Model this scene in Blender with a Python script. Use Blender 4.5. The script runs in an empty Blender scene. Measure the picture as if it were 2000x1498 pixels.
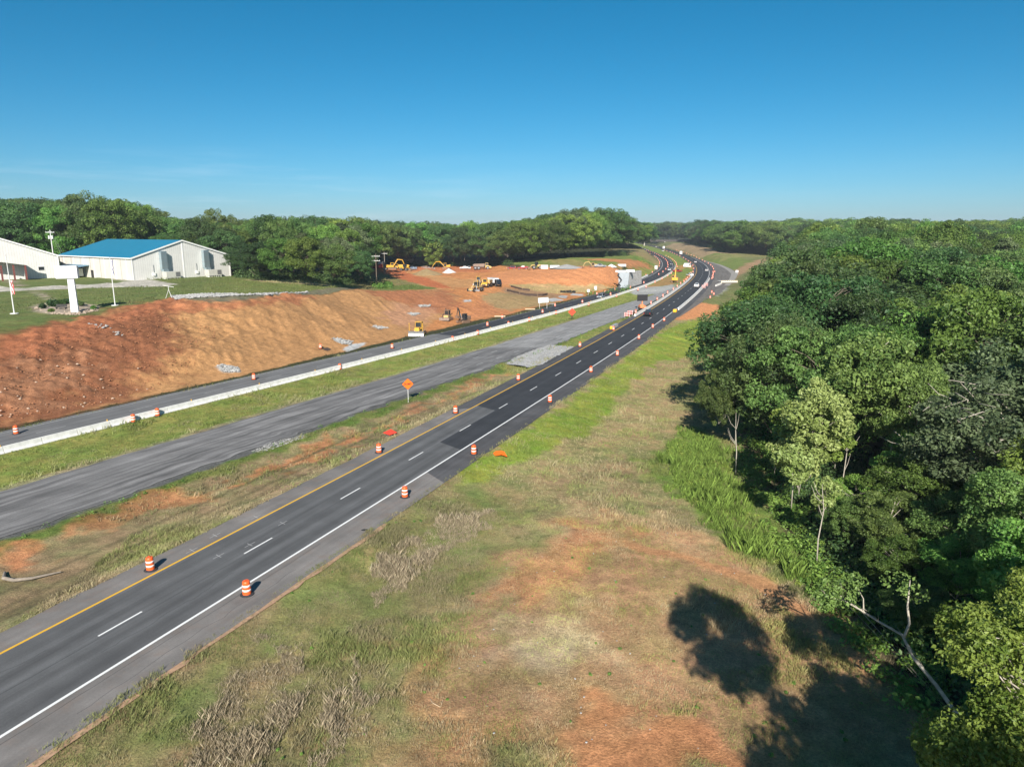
import bpy, math, random
import numpy as np
from mathutils import Vector, Matrix
random.seed(7); rng = np.random.default_rng(7)
S = bpy.context.scene
COL = S.collection
R = math.radians
# ------------------------------------------------------------------ camera
CH = 24.5
PITCH = math.atan((749-450)/1388.0)
cam = bpy.data.cameras.new('camera'); camo = bpy.data.objects.new('camera', cam); COL.objects.link(camo)
camo.location = (0, 0, CH); camo.rotation_euler = (R(90)-PITCH, 0, 0)
cam.sensor_width = 36; cam.lens = 1388/2000*36; cam.clip_end = 12000; cam.clip_start = 0.1
S.camera = camo
# ------------------------------------------------------------------ sky, sun, exposure
SUN_EL, SUN_AZ = 31.0, 184.7           # azimuth of the sun, clockwise from +Y
w = bpy.data.worlds.new('World'); S.world = w; w.use_nodes = True
nt = w.node_tree; bg = nt.nodes['Background']
sky = nt.nodes.new('ShaderNodeTexSky'); sky.sky_type = 'NISHITA'; sky.sun_disc = False
sky.sun_elevation = R(SUN_EL); sky.sun_rotation = R(SUN_AZ)
sky.air_density = 0.72; sky.dust_density = 0.7; sky.ozone_density = 6.0; sky.altitude = 200
hs = nt.nodes.new('ShaderNodeHueSaturation'); hs.inputs['Saturation'].default_value = 1.25; hs.inputs['Hue'].default_value = .478
nt.links.new(sky.outputs[0], hs.inputs['Color']); nt.links.new(hs.outputs[0], bg.inputs[0]); bg.inputs[1].default_value = 0.064
tc = nt.nodes.new('ShaderNodeTexCoord'); mp = nt.nodes.new('ShaderNodeMapping'); mp.inputs['Scale'].default_value = (3.0, 3.0, 42.0); nt.links.new(tc.outputs['Generated'], mp.inputs[0])
cn = nt.nodes.new('ShaderNodeTexNoise'); cn.inputs['Scale'].default_value = 1.6; cn.inputs['Detail'].default_value = 7; cn.inputs['Roughness'].default_value = .6; nt.links.new(mp.outputs[0], cn.inputs[0])
cr = nt.nodes.new('ShaderNodeMapRange'); cr.inputs[1].default_value = .50; cr.inputs[2].default_value = .72; nt.links.new(cn.outputs[0], cr.inputs[0])
sx_ = nt.nodes.new('ShaderNodeSeparateXYZ'); nt.links.new(tc.outputs['Generated'], sx_.inputs[0])
c1 = nt.nodes.new('ShaderNodeMapRange'); c1.inputs[1].default_value = .11; c1.inputs[2].default_value = .03; nt.links.new(sx_.outputs[2], c1.inputs[0])
c2 = nt.nodes.new('ShaderNodeMapRange'); c2.inputs[1].default_value = .05; c2.inputs[2].default_value = -.25; c2.inputs[3].default_value = .12; nt.links.new(sx_.outputs[0], c2.inputs[0]); c3 = nt.nodes.new('ShaderNodeMath'); c3.operation = 'MULTIPLY'; nt.links.new(c1.outputs[0], c3.inputs[0]); nt.links.new(c2.outputs[0], c3.inputs[1])
cm = nt.nodes.new('ShaderNodeMath'); cm.operation = 'MULTIPLY'; nt.links.new(cr.outputs[0], cm.inputs[0]); nt.links.new(c3.outputs[0], cm.inputs[1])
cq = nt.nodes.new('ShaderNodeMath'); cq.operation = 'MULTIPLY'; cq.inputs[1].default_value = .24; nt.links.new(cm.outputs[0], cq.inputs[0])
cx = nt.nodes.new('ShaderNodeMix'); cx.data_type = 'RGBA'; cx.inputs[7].default_value = (9.5, 10.5, 11.5, 1); nt.links.new(cq.outputs[0], cx.inputs[0]); nt.links.new(hs.outputs[0], cx.inputs[6]); nt.links.new(cx.outputs[2], bg.inputs[0])
sl = bpy.data.lights.new('sun', 'SUN'); sl.energy = 5.0; sl.angle = R(0.5); sl.color = (1.0, 0.94, 0.85)
so = bpy.data.objects.new('sun', sl); COL.objects.link(so)
sd = Vector((math.sin(R(SUN_AZ))*math.cos(R(SUN_EL)), math.cos(R(SUN_AZ))*math.cos(R(SUN_EL)), math.sin(R(SUN_EL))))
so.rotation_euler = sd.to_track_quat('Z', 'Y').to_euler(); so.location = (0, -50, 80)
S.view_settings.view_transform = 'Standard'; S.view_settings.look = 'None'
S.view_settings.exposure = 0.68; S.view_settings.gamma = 1.0
S.render.engine = 'CYCLES'
try:
    S.cycles.max_bounces = 5; S.cycles.diffuse_bounces = 2; S.cycles.glossy_bounces = 2
    S.cycles.transmission_bounces = 3; S.cycles.transparent_max_bounces = 6
except Exception: pass

# ------------------------------------------------------------------ numeric helpers
def up(u, v, z=0.0):
    x = (u-1000)/1388.0; c = -(v-749)/1388.0
    dy = math.cos(PITCH)+c*math.sin(PITCH); dz = -math.sin(PITCH)+c*math.cos(PITCH)
    t = (CH-z)/(-dz); return (x*t, dy*t)
def hsh(ix, iy, s):
    n = (ix.astype(np.int64)*374761393+iy.astype(np.int64)*668265263+s*1442695041) & 0xffffffff
    n = ((n ^ (n >> 13))*1274126177) & 0xffffffff
    return ((n ^ (n >> 16)) & 0xffff)/65535.0
def vnoise(x, y, s=0):
    xf = np.floor(x); yf = np.floor(y); fx = x-xf; fy = y-yf
    fx = fx*fx*(3-2*fx); fy = fy*fy*(3-2*fy)
    a = hsh(xf, yf, s); b = hsh(xf+1, yf, s); c = hsh(xf, yf+1, s); d = hsh(xf+1, yf+1, s)
    return (a*(1-fx)+b*fx)*(1-fy)+(c*(1-fx)+d*fx)*fy
def fbm(x, y, s=0, o=4):
    r = 0; a = 0.5; t = 0
    for i in range(o):
        r = r+a*vnoise(x*2**i+17.3*i, y*2**i-9.1*i, s+i); t += a; a *= .5
    return r/t
def sstep(a, b, x):
    t = np.clip((x-a)/(b-a), 0, 1); return t*t*(3-2*t)

# road axes: x as a function of y from piecewise linear slopes
def slope_curve(y0, x0, ys, ms):
    Y = np.arange(-60, 2600, 1.0); M = np.interp(Y, ys, ms)
    X = np.concatenate([[0], np.cumsum((M[1:]+M[:-1])/2)]); X = X-np.interp(y0, Y, X)+x0
    return Y, X, M
RC = slope_curve(0, -46.4, [0, 150, 350, 550, 800, 1400], [.43, .395, .32, .19, .135, .08])
LC = slope_curve(78.6, -56.7, [78, 150, 250, 350, 500, 650, 800, 1200], [.535, .52, .45, .355, .22, .15, .11, .11])
def RX(y): return np.interp(y, RC[0], RC[1])
def LX(y): return np.interp(y, LC[0], LC[1])
def cpt(C, y, t):
    """point at lateral offset t (to the right) from curve C at y"""
    m = np.interp(y, C[0], C[2]); n = 1/np.sqrt(1+m*m)
    return np.interp(y, C[0], C[1])+t*n, y-t*m*n, math.atan2(1, m) if np.isscalar(y) else None
CT = ([20, 65, 102, 123, 154, 191, 232, 268, 301, 330], [-72, -49, -30, -19, -3.5, 14, 33, 50.5, 66, 79])
CB = ([10, 53, 85, 104, 132, 152, 176, 199, 230, 260, 300, 330], [-62, -41, -25, -15.5, -1, 9, 19.5, 30.3, 42.2, 53.5, 67.8, 78.0])
def CTX(y): return np.interp(y, *CT)
def CBX(y): return np.interp(y, *CB)

# ------------------------------------------------------------------ terrain height
cp = []
for u, v, z in [
 (0,828,0),(150,800,0),(300,765,0),(450,733,0),(600,697,0),(700,675,0),(830,645,0),(900,628,0),(1000,608,0),
 (0,702,5.6),(70,680,6.4),(180,635,8.0),(240,612,8.9),(300,592,9.6),
 (0,658,7.9),(80,640,8.5),(160,622,9),(230,603,9.4),(330,583,10),
 (0,600,9.2),(147,610,9.2),(70,590,9.4),(0,565,10),(300,560,10),(120,545,10),(268,545,10),(450,541,10),(0,542,10),(600,552,8.6),(520,550,9.4),
 (-300,640,9),(-300,560,10),(-200,760,5),(-300,870,0),
 (400,590,9.9),(480,588,9.6),(540,583,9.3),(600,577,8.9),(680,566,7.6),(735,556,5.6),(800,563,4.8),(850,565,4.2),
 (390,680,4.2),(500,640,4.9),(620,620,4.2),(700,605,3.6),(560,680,1.2),
 (640,675,.5),(720,662,.15),(780,652,.1),(830,637,.2),(870,612,1.0),(780,610,1.8),(850,598,2.0),(740,640,.9),
 (885,598,2.2),(900,580,3.0),(945,568,3.1),(930,590,1.6),(960,600,.8),(940,612,.3),
 (1000,580,1.6),(1050,577,.8),(1000,600,.3),(1060,590,.1),(1120,575,.1),
 (900,540,2.8),(850,545,3.3),(805,540,3.2),(760,545,4.0),(745,524,1.5),(805,524,1.2),(860,526,1),(907,527,1),(940,528,1.2),(950,548,2.8),(700,535,4),
 (1010,525,4.5),(1050,524.5,6),(1100,523,7),(1170,522,7.3),(1205,523.5,7),(1212,534,6.2),
 (1000,558,2.0),(1050,561,1.0),(1100,563,.5),(1150,563,.3),(1195,564,.15),(960,548,2.6),(1000,542,4),(1100,543,4),(1180,543,3.6),
 (1250,530,4),(1240,524,6.0),(1275,521,2.5),(1225,515,7.5),
 (1100,505,9),(1000,512,6),(1050,506,8),(1170,503,9),(1220,503,8),(1250,500,7),(950,518,2)]:
    x, y = up(u, v, z); cp.append((x, y, z))
cp += [(-150,300,9),(-250,300,9),(-330,200,9),(-300,120,8),(-100,350,6),(0,450,2),(0,600,5),(60,560,8),(90,620,9),(100,750,9),(-300,500,8),(-300,800,10),(0,900,10),(110,900,9),
 (140,1150,6),(60,1300,8),(-60,420,3),(-120,250,9.5),(-60,260,7.5),(-160,180,9.6),(-120,40,2),(-200,60,6),
 (22,110,-1.4),(60,150,-1.6),(40,60,-2.4),(30,40,-2.0),(24,30,-1.6),(0,20,-1.0),(10,60,-1.1),(5,40,-1.2),(100,250,-2.5),(200,300,-3.5),(250,400,-4.5),(190,180,-4),(120,100,-4),(80,30,-3),(300,600,-4.0),(215,520,.4),(170,440,-.3),
 (215,620,2.5),(245,760,5),(275,950,6),(300,1200,6),(420,900,2),(500,1400,4),(800,1500,4),(-800,1500,8),(-900,300,6),(900,200,-4),(-800,2300,8),(900,2300,6),(0,2300,8),(0,-60,-1),(-300,-60,0),(300,-60,-3)]
cp += [(CBX(y)+4.5, y, -.7) for y in (45, 70, 95)]
cp = np.array(cp)
A = np.sqrt(((cp[:, None, :2]-cp[None, :, :2])**2).sum(-1)); n_ = len(cp)
M_ = np.zeros((n_+1, n_+1)); M_[:n_, :n_] = A-np.eye(n_)*1.5
M_[:n_, n_] = 1; M_[n_, :n_] = 1
W_ = np.linalg.solve(M_, np.concatenate([cp[:, 2], [0]]))
def rbf(x, y):
    sh = np.shape(x); x = np.ravel(x); y = np.ravel(y); out = np.empty(len(x))
    for i in range(0, len(x), 60000):
        d = np.sqrt((x[i:i+60000, None]-cp[None, :, 0])**2+(y[i:i+60000, None]-cp[None, :, 1])**2)
        out[i:i+60000] = d@W_[:n_]+W_[n_]
    return out.reshape(sh)
def ramp_w(y): return np.interp(y, [200, 260, 330, 420, 520, 620], [0, 2, 8, 12, 8, 0])
def build_field():
    pass
gx = np.concatenate([-80-0.8*np.cumsum(1.045**np.arange(95))[::-1]-0.0, np.arange(-80, 50, 0.4), 50+0.6*np.cumsum(1.022**np.arange(190))])
gy = np.concatenate([16-0.4*np.cumsum(1.12**np.arange(40))[::-1], np.arange(16, 110, 0.42), 110+0.42*np.cumsum(1.0045**np.arange(330)), ])
last = gy[-1]; gy = np.concatenate([gy, last+1.9*np.cumsum(1.02**np.arange(175))])
GX, GY = np.meshgrid(gx, gy, indexing='xy')
# coarse lattice for the RBF, then bilinear
def field(x, y):
    z = rbf(x, y)
    dl = (LX(y)-10.5)-x; dr = x-(RX(y)+11.5+ramp_w(y)*1.0)
    k = np.maximum(dl, dr)
    dd = k*0.85
    b = sstep(0.0, 11.0, dd)
    # far from the corridor the field rules, inside it the ground is flat (with a slight median swale)
    z = z*b
    sw = np.clip((x-CBX(y)-1.0)/3.0, 0, 1)*np.clip((RX(y)-3.0-x)/2.5, 0, 1)*(y < 190)
    z = z-0.55*sw*(k < 0)
    sw2 = np.clip((x-LX(y)-1.5)/3.0, 0, 1)*np.clip((CTX(y)-1.0-x)/2.5, 0, 1)*(y < 300)
    z = z-0.35*sw2*(k < 0)
    # verge on the right of the near carriageway drops quickly
    z = z-0.35*sstep(0, 2.5, dr)*(1-sstep(6, 14, dr))*(y < 170)
    return z-0.03
# lattice cache
lx = np.concatenate([np.arange(-700, -130, 8), np.arange(-130, 170, 1.0), np.arange(170, 1000, 8)]); ly = np.concatenate([np.arange(-60, 10, 5), np.arange(10, 420, 1.0), np.arange(420, 700, 2.5), np.arange(700, 2450, 12)])
LGX, LGY = np.meshgrid(lx, ly); LZ = field(LGX, LGY)
def hgt0(x, y):
    x = np.asarray(x, float); y = np.asarray(y, float)
    xc = np.clip(x, lx[0], lx[-1]-.01); yc = np.clip(y, ly[0], ly[-1]-.01)
    i = np.clip(np.searchsorted(lx, xc, 'right')-1, 0, len(lx)-2); j = np.clip(np.searchsorted(ly, yc, 'right')-1, 0, len(ly)-2)
    fx = (xc-lx[i])/(lx[i+1]-lx[i]); fy = (yc-ly[j])/(ly[j+1]-ly[j])
    return (LZ[j, i]*(1-fx)+LZ[j, i+1]*fx)*(1-fy)+(LZ[j+1, i]*(1-fx)+LZ[j+1, i+1]*fx)*fy
def hgt(x, y): return float(hgt0(x, y))
TT = np.concatenate([np.arange(10, 250, .25), np.arange(250, 1600, 1.0)])
def at(u, v):
    """where the line of sight of a photograph pixel meets the ground"""
    x = (u-1000)/1388.0; c = -(v-749)/1388.0
    dy = math.cos(PITCH)+c*math.sin(PITCH); dz = -math.sin(PITCH)+c*math.cos(PITCH)
    P = np.stack([x*TT, dy*TT, CH+dz*TT]); d = P[2]-hgt0(P[0], P[1])
    k = np.argmax(d < 0)
    if d[k] >= 0: k = len(TT)-1
    k = max(k, 1); f = d[k-1]/(d[k-1]-d[k]+1e-9); f = min(max(f, 0), 1)
    q = P[:, k-1]*(1-f)+P[:, k]*f
    return (float(q[0]), float(q[1]), hgt(q[0], q[1]))

# ------------------------------------------------------------------ materials
MATS = {}
def mat(name, col, rough=0.6, metal=0.0, noise=0.0, nscale=5.0, bump=0.0, spec=0.5, coat=0.0):
    if name in MATS: return MATS[name]
    m = bpy.data.materials.new(name); m.use_nodes = True; N = m.node_tree; b = N.nodes['Principled BSDF']
    b.inputs['Base Color'].default_value = (*col, 1); b.inputs['Roughness'].default_value = rough; b.inputs['Metallic'].default_value = metal
    b.inputs['Specular IOR Level'].default_value = spec
    if coat: b.inputs['Coat Weight'].default_value = coat
    if noise or bump:
        tc = N.nodes.new('ShaderNodeTexCoord'); nz = N.nodes.new('ShaderNodeTexNoise'); nz.inputs['Scale'].default_value = nscale; nz.inputs['Detail'].default_value = 5
        N.links.new(tc.outputs['Object'], nz.inputs['Vector'])
        if noise:
            mx = N.nodes.new('ShaderNodeMix'); mx.data_type = 'RGBA'
            mx.inputs[6].default_value = (*[c*(1-noise) for c in col], 1); mx.inputs[7].default_value = (*[min(1, c*(1+noise*.6)) for c in col], 1)
            mr = N.nodes.new('ShaderNodeMapRange'); mr.inputs[1].default_value = .3; mr.inputs[2].default_value = .7
            N.links.new(nz.outputs[0], mr.inputs[0]); N.links.new(mr.outputs[0], mx.inputs[0]); N.links.new(mx.outputs[2], b.inputs['Base Color'])
        if bump:
            bp = N.nodes.new('ShaderNodeBump'); bp.inputs['Strength'].default_value = bump; bp.inputs['Distance'].default_value = .05
            N.links.new(nz.outputs[0], bp.inputs['Height']); N.links.new(bp.outputs[0], b.inputs['Normal'])
    MATS[name] = m; return m

# ------------------------------------------------------------------ mesh helpers
def tag(o, label=None, cat=None, group=None, kind=None):
    if label: o['label'] = label
    if cat: o['category'] = cat
    if group: o['group'] = group
    if kind: o['kind'] = kind
    return o
def empty(name, loc=(0, 0, 0), rz=0.0, label=None, cat=None, group=None):
    o = bpy.data.objects.new(name, None); COL.objects.link(o); o.location = loc; o.rotation_euler = (0, 0, rz); o.empty_display_size = .3
    return tag(o, label, cat, group)
class MB:
    def __init__(s): s.v = []; s.f = []
    def add(s, vs, fs):
        k = len(s.v); s.v += [tuple(a) for a in vs]; s.f += [tuple(i+k for i in f) for f in fs]; return s
    def box(s, c, d, rz=0.0, tx=1.0, ty=1.0, rx=0.0, ry=0.0):
        x, y, z = d[0]/2, d[1]/2, d[2]/2
        V = [Vector((a*x*(tx if e > 0 else 1), b*y*(ty if e > 0 else 1), e*z)) for e in (-1, 1) for a, b in ((-1, -1), (1, -1), (1, 1), (-1, 1))]
        M = Matrix.Rotation(rz, 3, 'Z')@Matrix.Rotation(ry, 3, 'Y')@Matrix.Rotation(rx, 3, 'X')
        V = [M@q+Vector(c) for q in V]
        return s.add(V, [(3, 2, 1, 0), (4, 5, 6, 7), (0, 1, 5, 4), (1, 2, 6, 5), (2, 3, 7, 6), (3, 0, 4, 7)])
    def prism(s, prof, y0, y1, inset=0.0):
        """profile in x-z, extruded along y"""
        n = len(prof); cx = sum(p[0] for p in prof)/n; cz = sum(p[1] for p in prof)/n
        V = [(p[0], y0, p[1]) for p in prof]+[(p[0], y1, p[1]) for p in prof]
        F = [tuple(range(n)), tuple(range(2*n-1, n-1, -1))]+[(i, n+i, n+(i+1) % n, (i+1) % n) for i in range(n)]
        return s.add(V, F)
    def loft(s, rings, cap=True):
        n = len(rings[0]); V = [p for r in rings for p in r]; F = []
        for k in range(len(rings)-1):
            for i in range(n): F.append((k*n+i, k*n+(i+1) % n, (k+1)*n+(i+1) % n, (k+1)*n+i))
        if cap: F += [tuple(range(n-1, -1, -1)), tuple(range((len(rings)-1)*n, len(rings)*n))]
        return s.add(V, F)
    def cyl(s, p0, p1, r0, r1=None, n=10, cap=True):
        r1 = r0 if r1 is None else r1; p0 = Vector(p0); p1 = Vector(p1); d = (p1-p0).normalized()
        a = d.orthogonal().normalized(); b = d.cross(a)
        return s.loft([[p+(a*math.cos(t)+b*math.sin(t))*r for t in [2*math.pi*i/n for i in range(n)]] for p, r in ((p0, r0), (p1, r1))], cap)
    def tube(s, pts, rs, n=8):
        rings = []; pts = [Vector(p) for p in pts]; a = None
        for i, p in enumerate(pts):
            d = (pts[min(i+1, len(pts)-1)]-pts[max(i-1, 0)]).normalized()
            if a is None: a = d.orthogonal().normalized()
            a = (a-d*a.dot(d)).normalized(); b = d.cross(a)
            rings.append([p+(a*math.cos(t)+b*math.sin(t))*rs[i] for t in [2*math.pi*k/n for k in range(n)]])
        return s.loft(rings)
    def lathe(s, prof, c=(0, 0, 0), n=20):
        rings = [[(c[0]+r*math.cos(2*math.pi*i/n), c[1]+r*math.sin(2*math.pi*i/n), c[2]+z) for i in range(n)] for r, z in prof]
        return s.loft(rings)
    def build(s, name, m, parent=None, smooth=False, bevel=0.0):
        me = bpy.data.meshes.new(name); me.from_pydata(s.v, [], s.f); me.materials.append(m)
        if smooth: me.polygons.foreach_set('use_smooth', [True]*len(me.polygons))
        me.update(); o = bpy.data.objects.new(name, me); COL.objects.link(o)
        if parent is not None: o.parent = parent
        if bevel:
            b = o.modifiers.new('bevel', 'BEVEL'); b.width = bevel; b.segments = 2; b.limit_method = 'ANGLE'
        return o
def copy_tree(o, parent=None):
    c = o.copy(); COL.objects.link(c)
    if parent is not None: c.parent = parent
    for ch in list(o.children): copy_tree(ch, c)
    return c
def np_mesh(name, V, F, m, smooth=False):
    """V (n,3), F (k,4 or 3) numpy"""
    me = bpy.data.meshes.new(name); k = F.shape[1]
    me.vertices.add(len(V)); me.vertices.foreach_set('co', V.astype(np.float32).ravel())
    me.loops.add(F.size); me.loops.foreach_set('vertex_index', F.astype(np.int32).ravel())
    me.polygons.add(len(F)); me.polygons.foreach_set('loop_start', np.arange(0, F.size, k, dtype=np.int32)); me.polygons.foreach_set('loop_total', np.full(len(F), k, dtype=np.int32))
    me.polygons.foreach_set('use_smooth', np.full(len(F), smooth))
    me.materials.append(m); me.update(calc_edges=True)
    return me
def set_col(me, name, C):
    a = me.color_attributes.new(name, 'FLOAT_COLOR', 'POINT'); C4 = np.ones((len(C), 4), np.float32); C4[:, :3] = C[:, :3]
    if C.shape[1] > 3: C4[:, 3] = C[:, 3]
    a.data.foreach_set('color', C4.ravel())

# ------------------------------------------------------------------ ground: paint of soil and plant colours by area, plus one spot of sun glare
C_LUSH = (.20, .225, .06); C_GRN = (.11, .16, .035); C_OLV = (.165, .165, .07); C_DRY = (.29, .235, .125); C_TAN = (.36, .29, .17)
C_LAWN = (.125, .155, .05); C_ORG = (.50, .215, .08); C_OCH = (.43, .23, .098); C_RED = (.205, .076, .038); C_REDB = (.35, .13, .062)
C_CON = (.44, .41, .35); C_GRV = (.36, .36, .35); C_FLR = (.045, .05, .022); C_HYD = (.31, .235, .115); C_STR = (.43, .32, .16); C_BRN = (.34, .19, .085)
def px(L): return [at(u, v)[:2] for u, v in L]
# (outline in photo pixels, colour, edge softness m, noise warp m, strength, grassiness)
def band(C, y0, y1, t0, t1, n=24):
    a = [cpt(C, y, t0)[:2] for y in np.linspace(y0, y1, n)]; b = [cpt(C, y, t1)[:2] for y in np.linspace(y1, y0, n)]; return a+b
WN = [(x_, y_) for x_, y_ in zip(*([-400, -100, -70], [60, 62, 64]))]
toe = [(1190,567),(1100,588),(1000,612),(900,632),(830,650),(700,680),(600,703),(450,739),(300,771),(150,806),(0,835)]
crest = [(0,657),(80,641),(160,621),(230,602),(330,582.5),(400,590),(480,588),(600,576.5),(680,566),(700,563)]
P = []
def paint(poly, col, soft=1.0, warp=1.0, amt=1.0, grass=0.0, nz=0.0, world=False): P.append((poly if world else px(poly), col, soft, warp, amt, grass, nz))
TOEw = px(toe)
dirt = TOEw+[(-150, 40)]+[(-260, 50)]+[(-140, 120)]+px(crest)
# lawn and hills on the left
paint([(-140, 118), (-400, 118), (-400, 360), (-60, 330), (-40, 250)]+px([(700,563),(600,577),(480,588),(400,590),(330,583),(160,621),(0,657)]), C_LAWN, 1, 1, 1, .6, .35, True)
paint([(420,546),(560,546),(640,553),(700,565),(600,571),(480,578),(380,583),(400,560)], C_LUSH, 2, 2, .35, .6, .3)
paint([(470,547),(560,548),(660,557),(645,560),(540,553)], C_TAN, .6, 1, .8, .8)
paint([(335,583),(480,579),(600,569),(700,561),(700,566),(600,576),(480,589),(400,592)], (.17,.155,.105), .7, .8, .9, .3)
# general dirt works
paint(dirt, C_OCH, .5, .7, 1, 0, .3, True)
paint([(700,563),(735,570),(860,566),(900,578),(885,600),(830,640),(830,650),(900,632),(1000,612),(1190,567),(1228,562),(1212,534),(1205,523),(1180,521),(1100,522),(1040,523),(1000,524),(940,519),(860,519),(760,518),(690,521),(700,545)], C_ORG, 1, 1, 1, 0, .35)
paint([(0,657),(160,621),(240,600),(330,583),(350,630),(360,700),(260,770),(150,806),(0,835),(-200,880),(-300,700)], C_RED, 4, 4, .9, 0, .4)
paint([(0,657),(160,621),(330,582),(400,590),(480,588),(620,576),(600,590),(480,602),(400,606),(300,610),(180,650),(60,690),(0,700)], C_REDB, 1.5, 2, .8, 0, .3)
paint([(0,715),(80,700),(160,690),(190,740),(100,790),(0,800)], (.42,.22,.12), 2, 4, .4, 0, .6)
paint([(700,565),(800,563),(880,568),(905,600),(860,612),(800,596),(740,580)], C_REDB, 2, 3, .8, 0, .3)
paint([(760,590),(840,600),(860,612),(800,640),(740,620)], (.46,.24,.15), 2, 3, .6, 0, .3)
paint([(940,580),(1000,600),(1000,612),(930,622),(905,600)], (.47,.19,.09), 3, 3, .6, 0, .4)
paint([(945,574),(1000,570),(1040,578),(1090,586),(1060,598),(990,606),(952,598)], C_HYD, 2, 3, .85, .3, .4)
paint([(990,556),(1050,554),(1120,558),(1200,561),(1180,566),(1130,572),(1080,574),(1030,566)], C_STR, 1.5, 2, .85, .5, .4)
paint([(1030,566),(1080,574),(1110,578),(1080,584),(1040,580),(985,572),(985,562)], (.28,.19,.11), 2, 2, .8, .1, .3)
paint([(1000,527),(1205,525),(1212,534),(1212,556),(1150,558),(1050,553),(980,556),(930,545)], (.57,.245,.105), 1.5, 2, .9, 0, .2)
paint([(800,530),(900,545),(950,545),(930,560),(860,566),(830,575),(800,552)], (.48,.28,.12), 3, 4, .6, 0, .4)
paint([(940,519),(800,518),(760,519),(760,528),(860,530),(960,532)], (.46,.16,.07), 2, 3, .8, 0, .4)
paint([(715,520),(700,530),(745,540),(800,552),(850,563),(880,562),(840,545),(800,535),(770,526),(740,524)], (.45,.135,.055), 1, 2, .9, 0, .3)
paint([(705,566),(690,556),(715,545),(745,532),(772,542),(810,555),(858,564),(770,568)], C_OLV, 1, 2, .9, .7, .5)
paint([(730,566),(740,559),(800,556),(855,563),(800,567)], C_GRN, 1, 1, .9, .7, .4)
# grassy hills left of the far road
paint([(1228,562),(1212,534),(1240,523),(1290,519),(1296,526),(1285,540),(1262,549),(1240,558)], C_LUSH, .8, 1, 1, .7, .3)
paint([(1296,520),(1275,522),(1240,523),(1205,523),(1100,522),(1040,523),(960,521),(960,514),(1050,504),(1150,499),(1230,499),(1280,505),(1300,515)], (.16,.2,.055), 1.5, 3, 1, .7, .5)
paint([(1130,507),(1190,506),(1262,513),(1280,522),(1240,523),(1200,521),(1210,513)], (.5,.2,.09), 1.5, 3, .85, 0, .4)
paint([(1060,508),(1120,507),(1180,519),(1100,522)], (.34,.24,.12), 2, 3, .5, .3, .5)
paint([(1225,482),(1270,498),(1296,512),(1290,519),(1260,508),(1225,498)], (.30,.22,.11), 2, 4, .8, .4, .5)
paint(band(LC, 560, 1500, -50, -9.5), (.22, .19, .09), 3, 4, .8, .4, .5, True)
# corridor: medians and verges
paint(band(LC, -20, 1500, -9, 1.5), (.21, .21, .09), .2, .2, 1, .6, .4, True)
paint([(float(LX(y))+.2, y) for y in np.arange(0, 360, 12)]+[(float(CTX(y)), y) for y in np.arange(330, 0, -12)], C_LUSH, .3, .6, 1, 1, .45, True)
paint([(float(LX(y))+.2, y) for y in np.arange(330, 1500, 25)]+[(float(RX(y))-1.6, y) for y in np.arange(1500, 330, -25)], (.17, .22, .055), .5, 1, 1, .8, .4, True)
paint([(float(CTX(y)), y) for y in np.arange(0, 331, 12)]+[(float(CBX(y)), y) for y in np.arange(330, 0, -12)], (.12, .12, .115), .2, .3, 1, 0, .3, True)
paint([(float(CTX(y))-1.2, y) for y in np.arange(0, 200, 12)]+[(float(CTX(y))+.6, y) for y in np.arange(200, 0, -12)], (.30, .26, .17), .4, .6, .7, .4, .5, True)
paint([(float(CBX(y)), y) for y in np.arange(0, 211, 10)]+[(float(RX(y))-1.6, y) for y in np.arange(210, 0, -10)], (.245, .20, .11), .2, .4, 1, .8, .6, True)
paint([(float(CBX(y))-.3, y) for y in np.arange(0, 211, 10)]+[(float(CBX(y))+2.0, y) for y in np.arange(210, 0, -10)], C_GRN, .5, 1.2, .9, 1, .3, True)
for pl, a_ in (([(150,1020),(230,985),(330,950),(400,955),(380,985),(230,1015),(160,1050)], .8), ([(450,945),(480,925),(640,868),(700,845),(712,855),(640,885),(520,935)], .95), ([(690,850),(760,818),(880,770),(1000,708),(1010,716),(930,755),(860,785),(760,832)], .75), ([(0,1075),(60,1060),(90,1085),(40,1110),(0,1130)], .9), ([(0,1105),(30,1098),(100,1080),(80,1110),(20,1128)], .6)):
    paint(pl, (.47, .20, .09), .7, 2.6, a_*.85, .25, .8)
for t_, w_ in ((-4.4, .35), (-6.2, .35), (-8.3, .5), (-5.2, .25)):
    paint([cpt(RC, y, t_)[:2] for y in np.arange(14, 100, 4)]+[cpt(RC, y, t_-w_)[:2] for y in np.arange(100, 14, -4)], (.13, .11, .06), .15, .12, .75, .6, .3, True)
paint([cpt(RC, y, -2.4)[:2] for y in np.arange(10, 200, 5)]+[cpt(RC, y, -4.0)[:2] for y in np.arange(200, 10, -5)], (.34, .27, .16), .5, .6, .6, .8, .4, True)
paint([(960,714),(1060,690),(1110,676),(1125,683),(1085,700),(1010,732)], (.20, .22, .06), .5, .8, .7, .7, .3)
paint([(1094,676),(1152,645),(1205,620),(1215,632),(1190,646),(1140,668),(1120,682)], C_LUSH, .4, .6, .9, 1, .4)
paint([(1240,558),(1290,560),(1330,552),(1318,566),(1300,574),(1250,577),(1230,572)], C_GRV, .6, 1, .95, 0, .3)
paint([(1260,562),(1300,543),(1320,536),(1335,552),(1300,558)], C_BRN, .6, 1, .8, .2, .4)
paint([(1318,548),(1350,540),(1352,552),(1330,562),(1315,560)], C_LUSH, .8, 1, .7, .6, .4)
paint([(1340,541),(1352,538),(1352,546),(1334,548)], C_ORG, .6, 1, .9, 0, .4)
paint([(1322,519),(1355,516),(1358,528),(1340,522),(1325,530)], C_ORG, .8, 1, .6, 0, .4)
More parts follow.
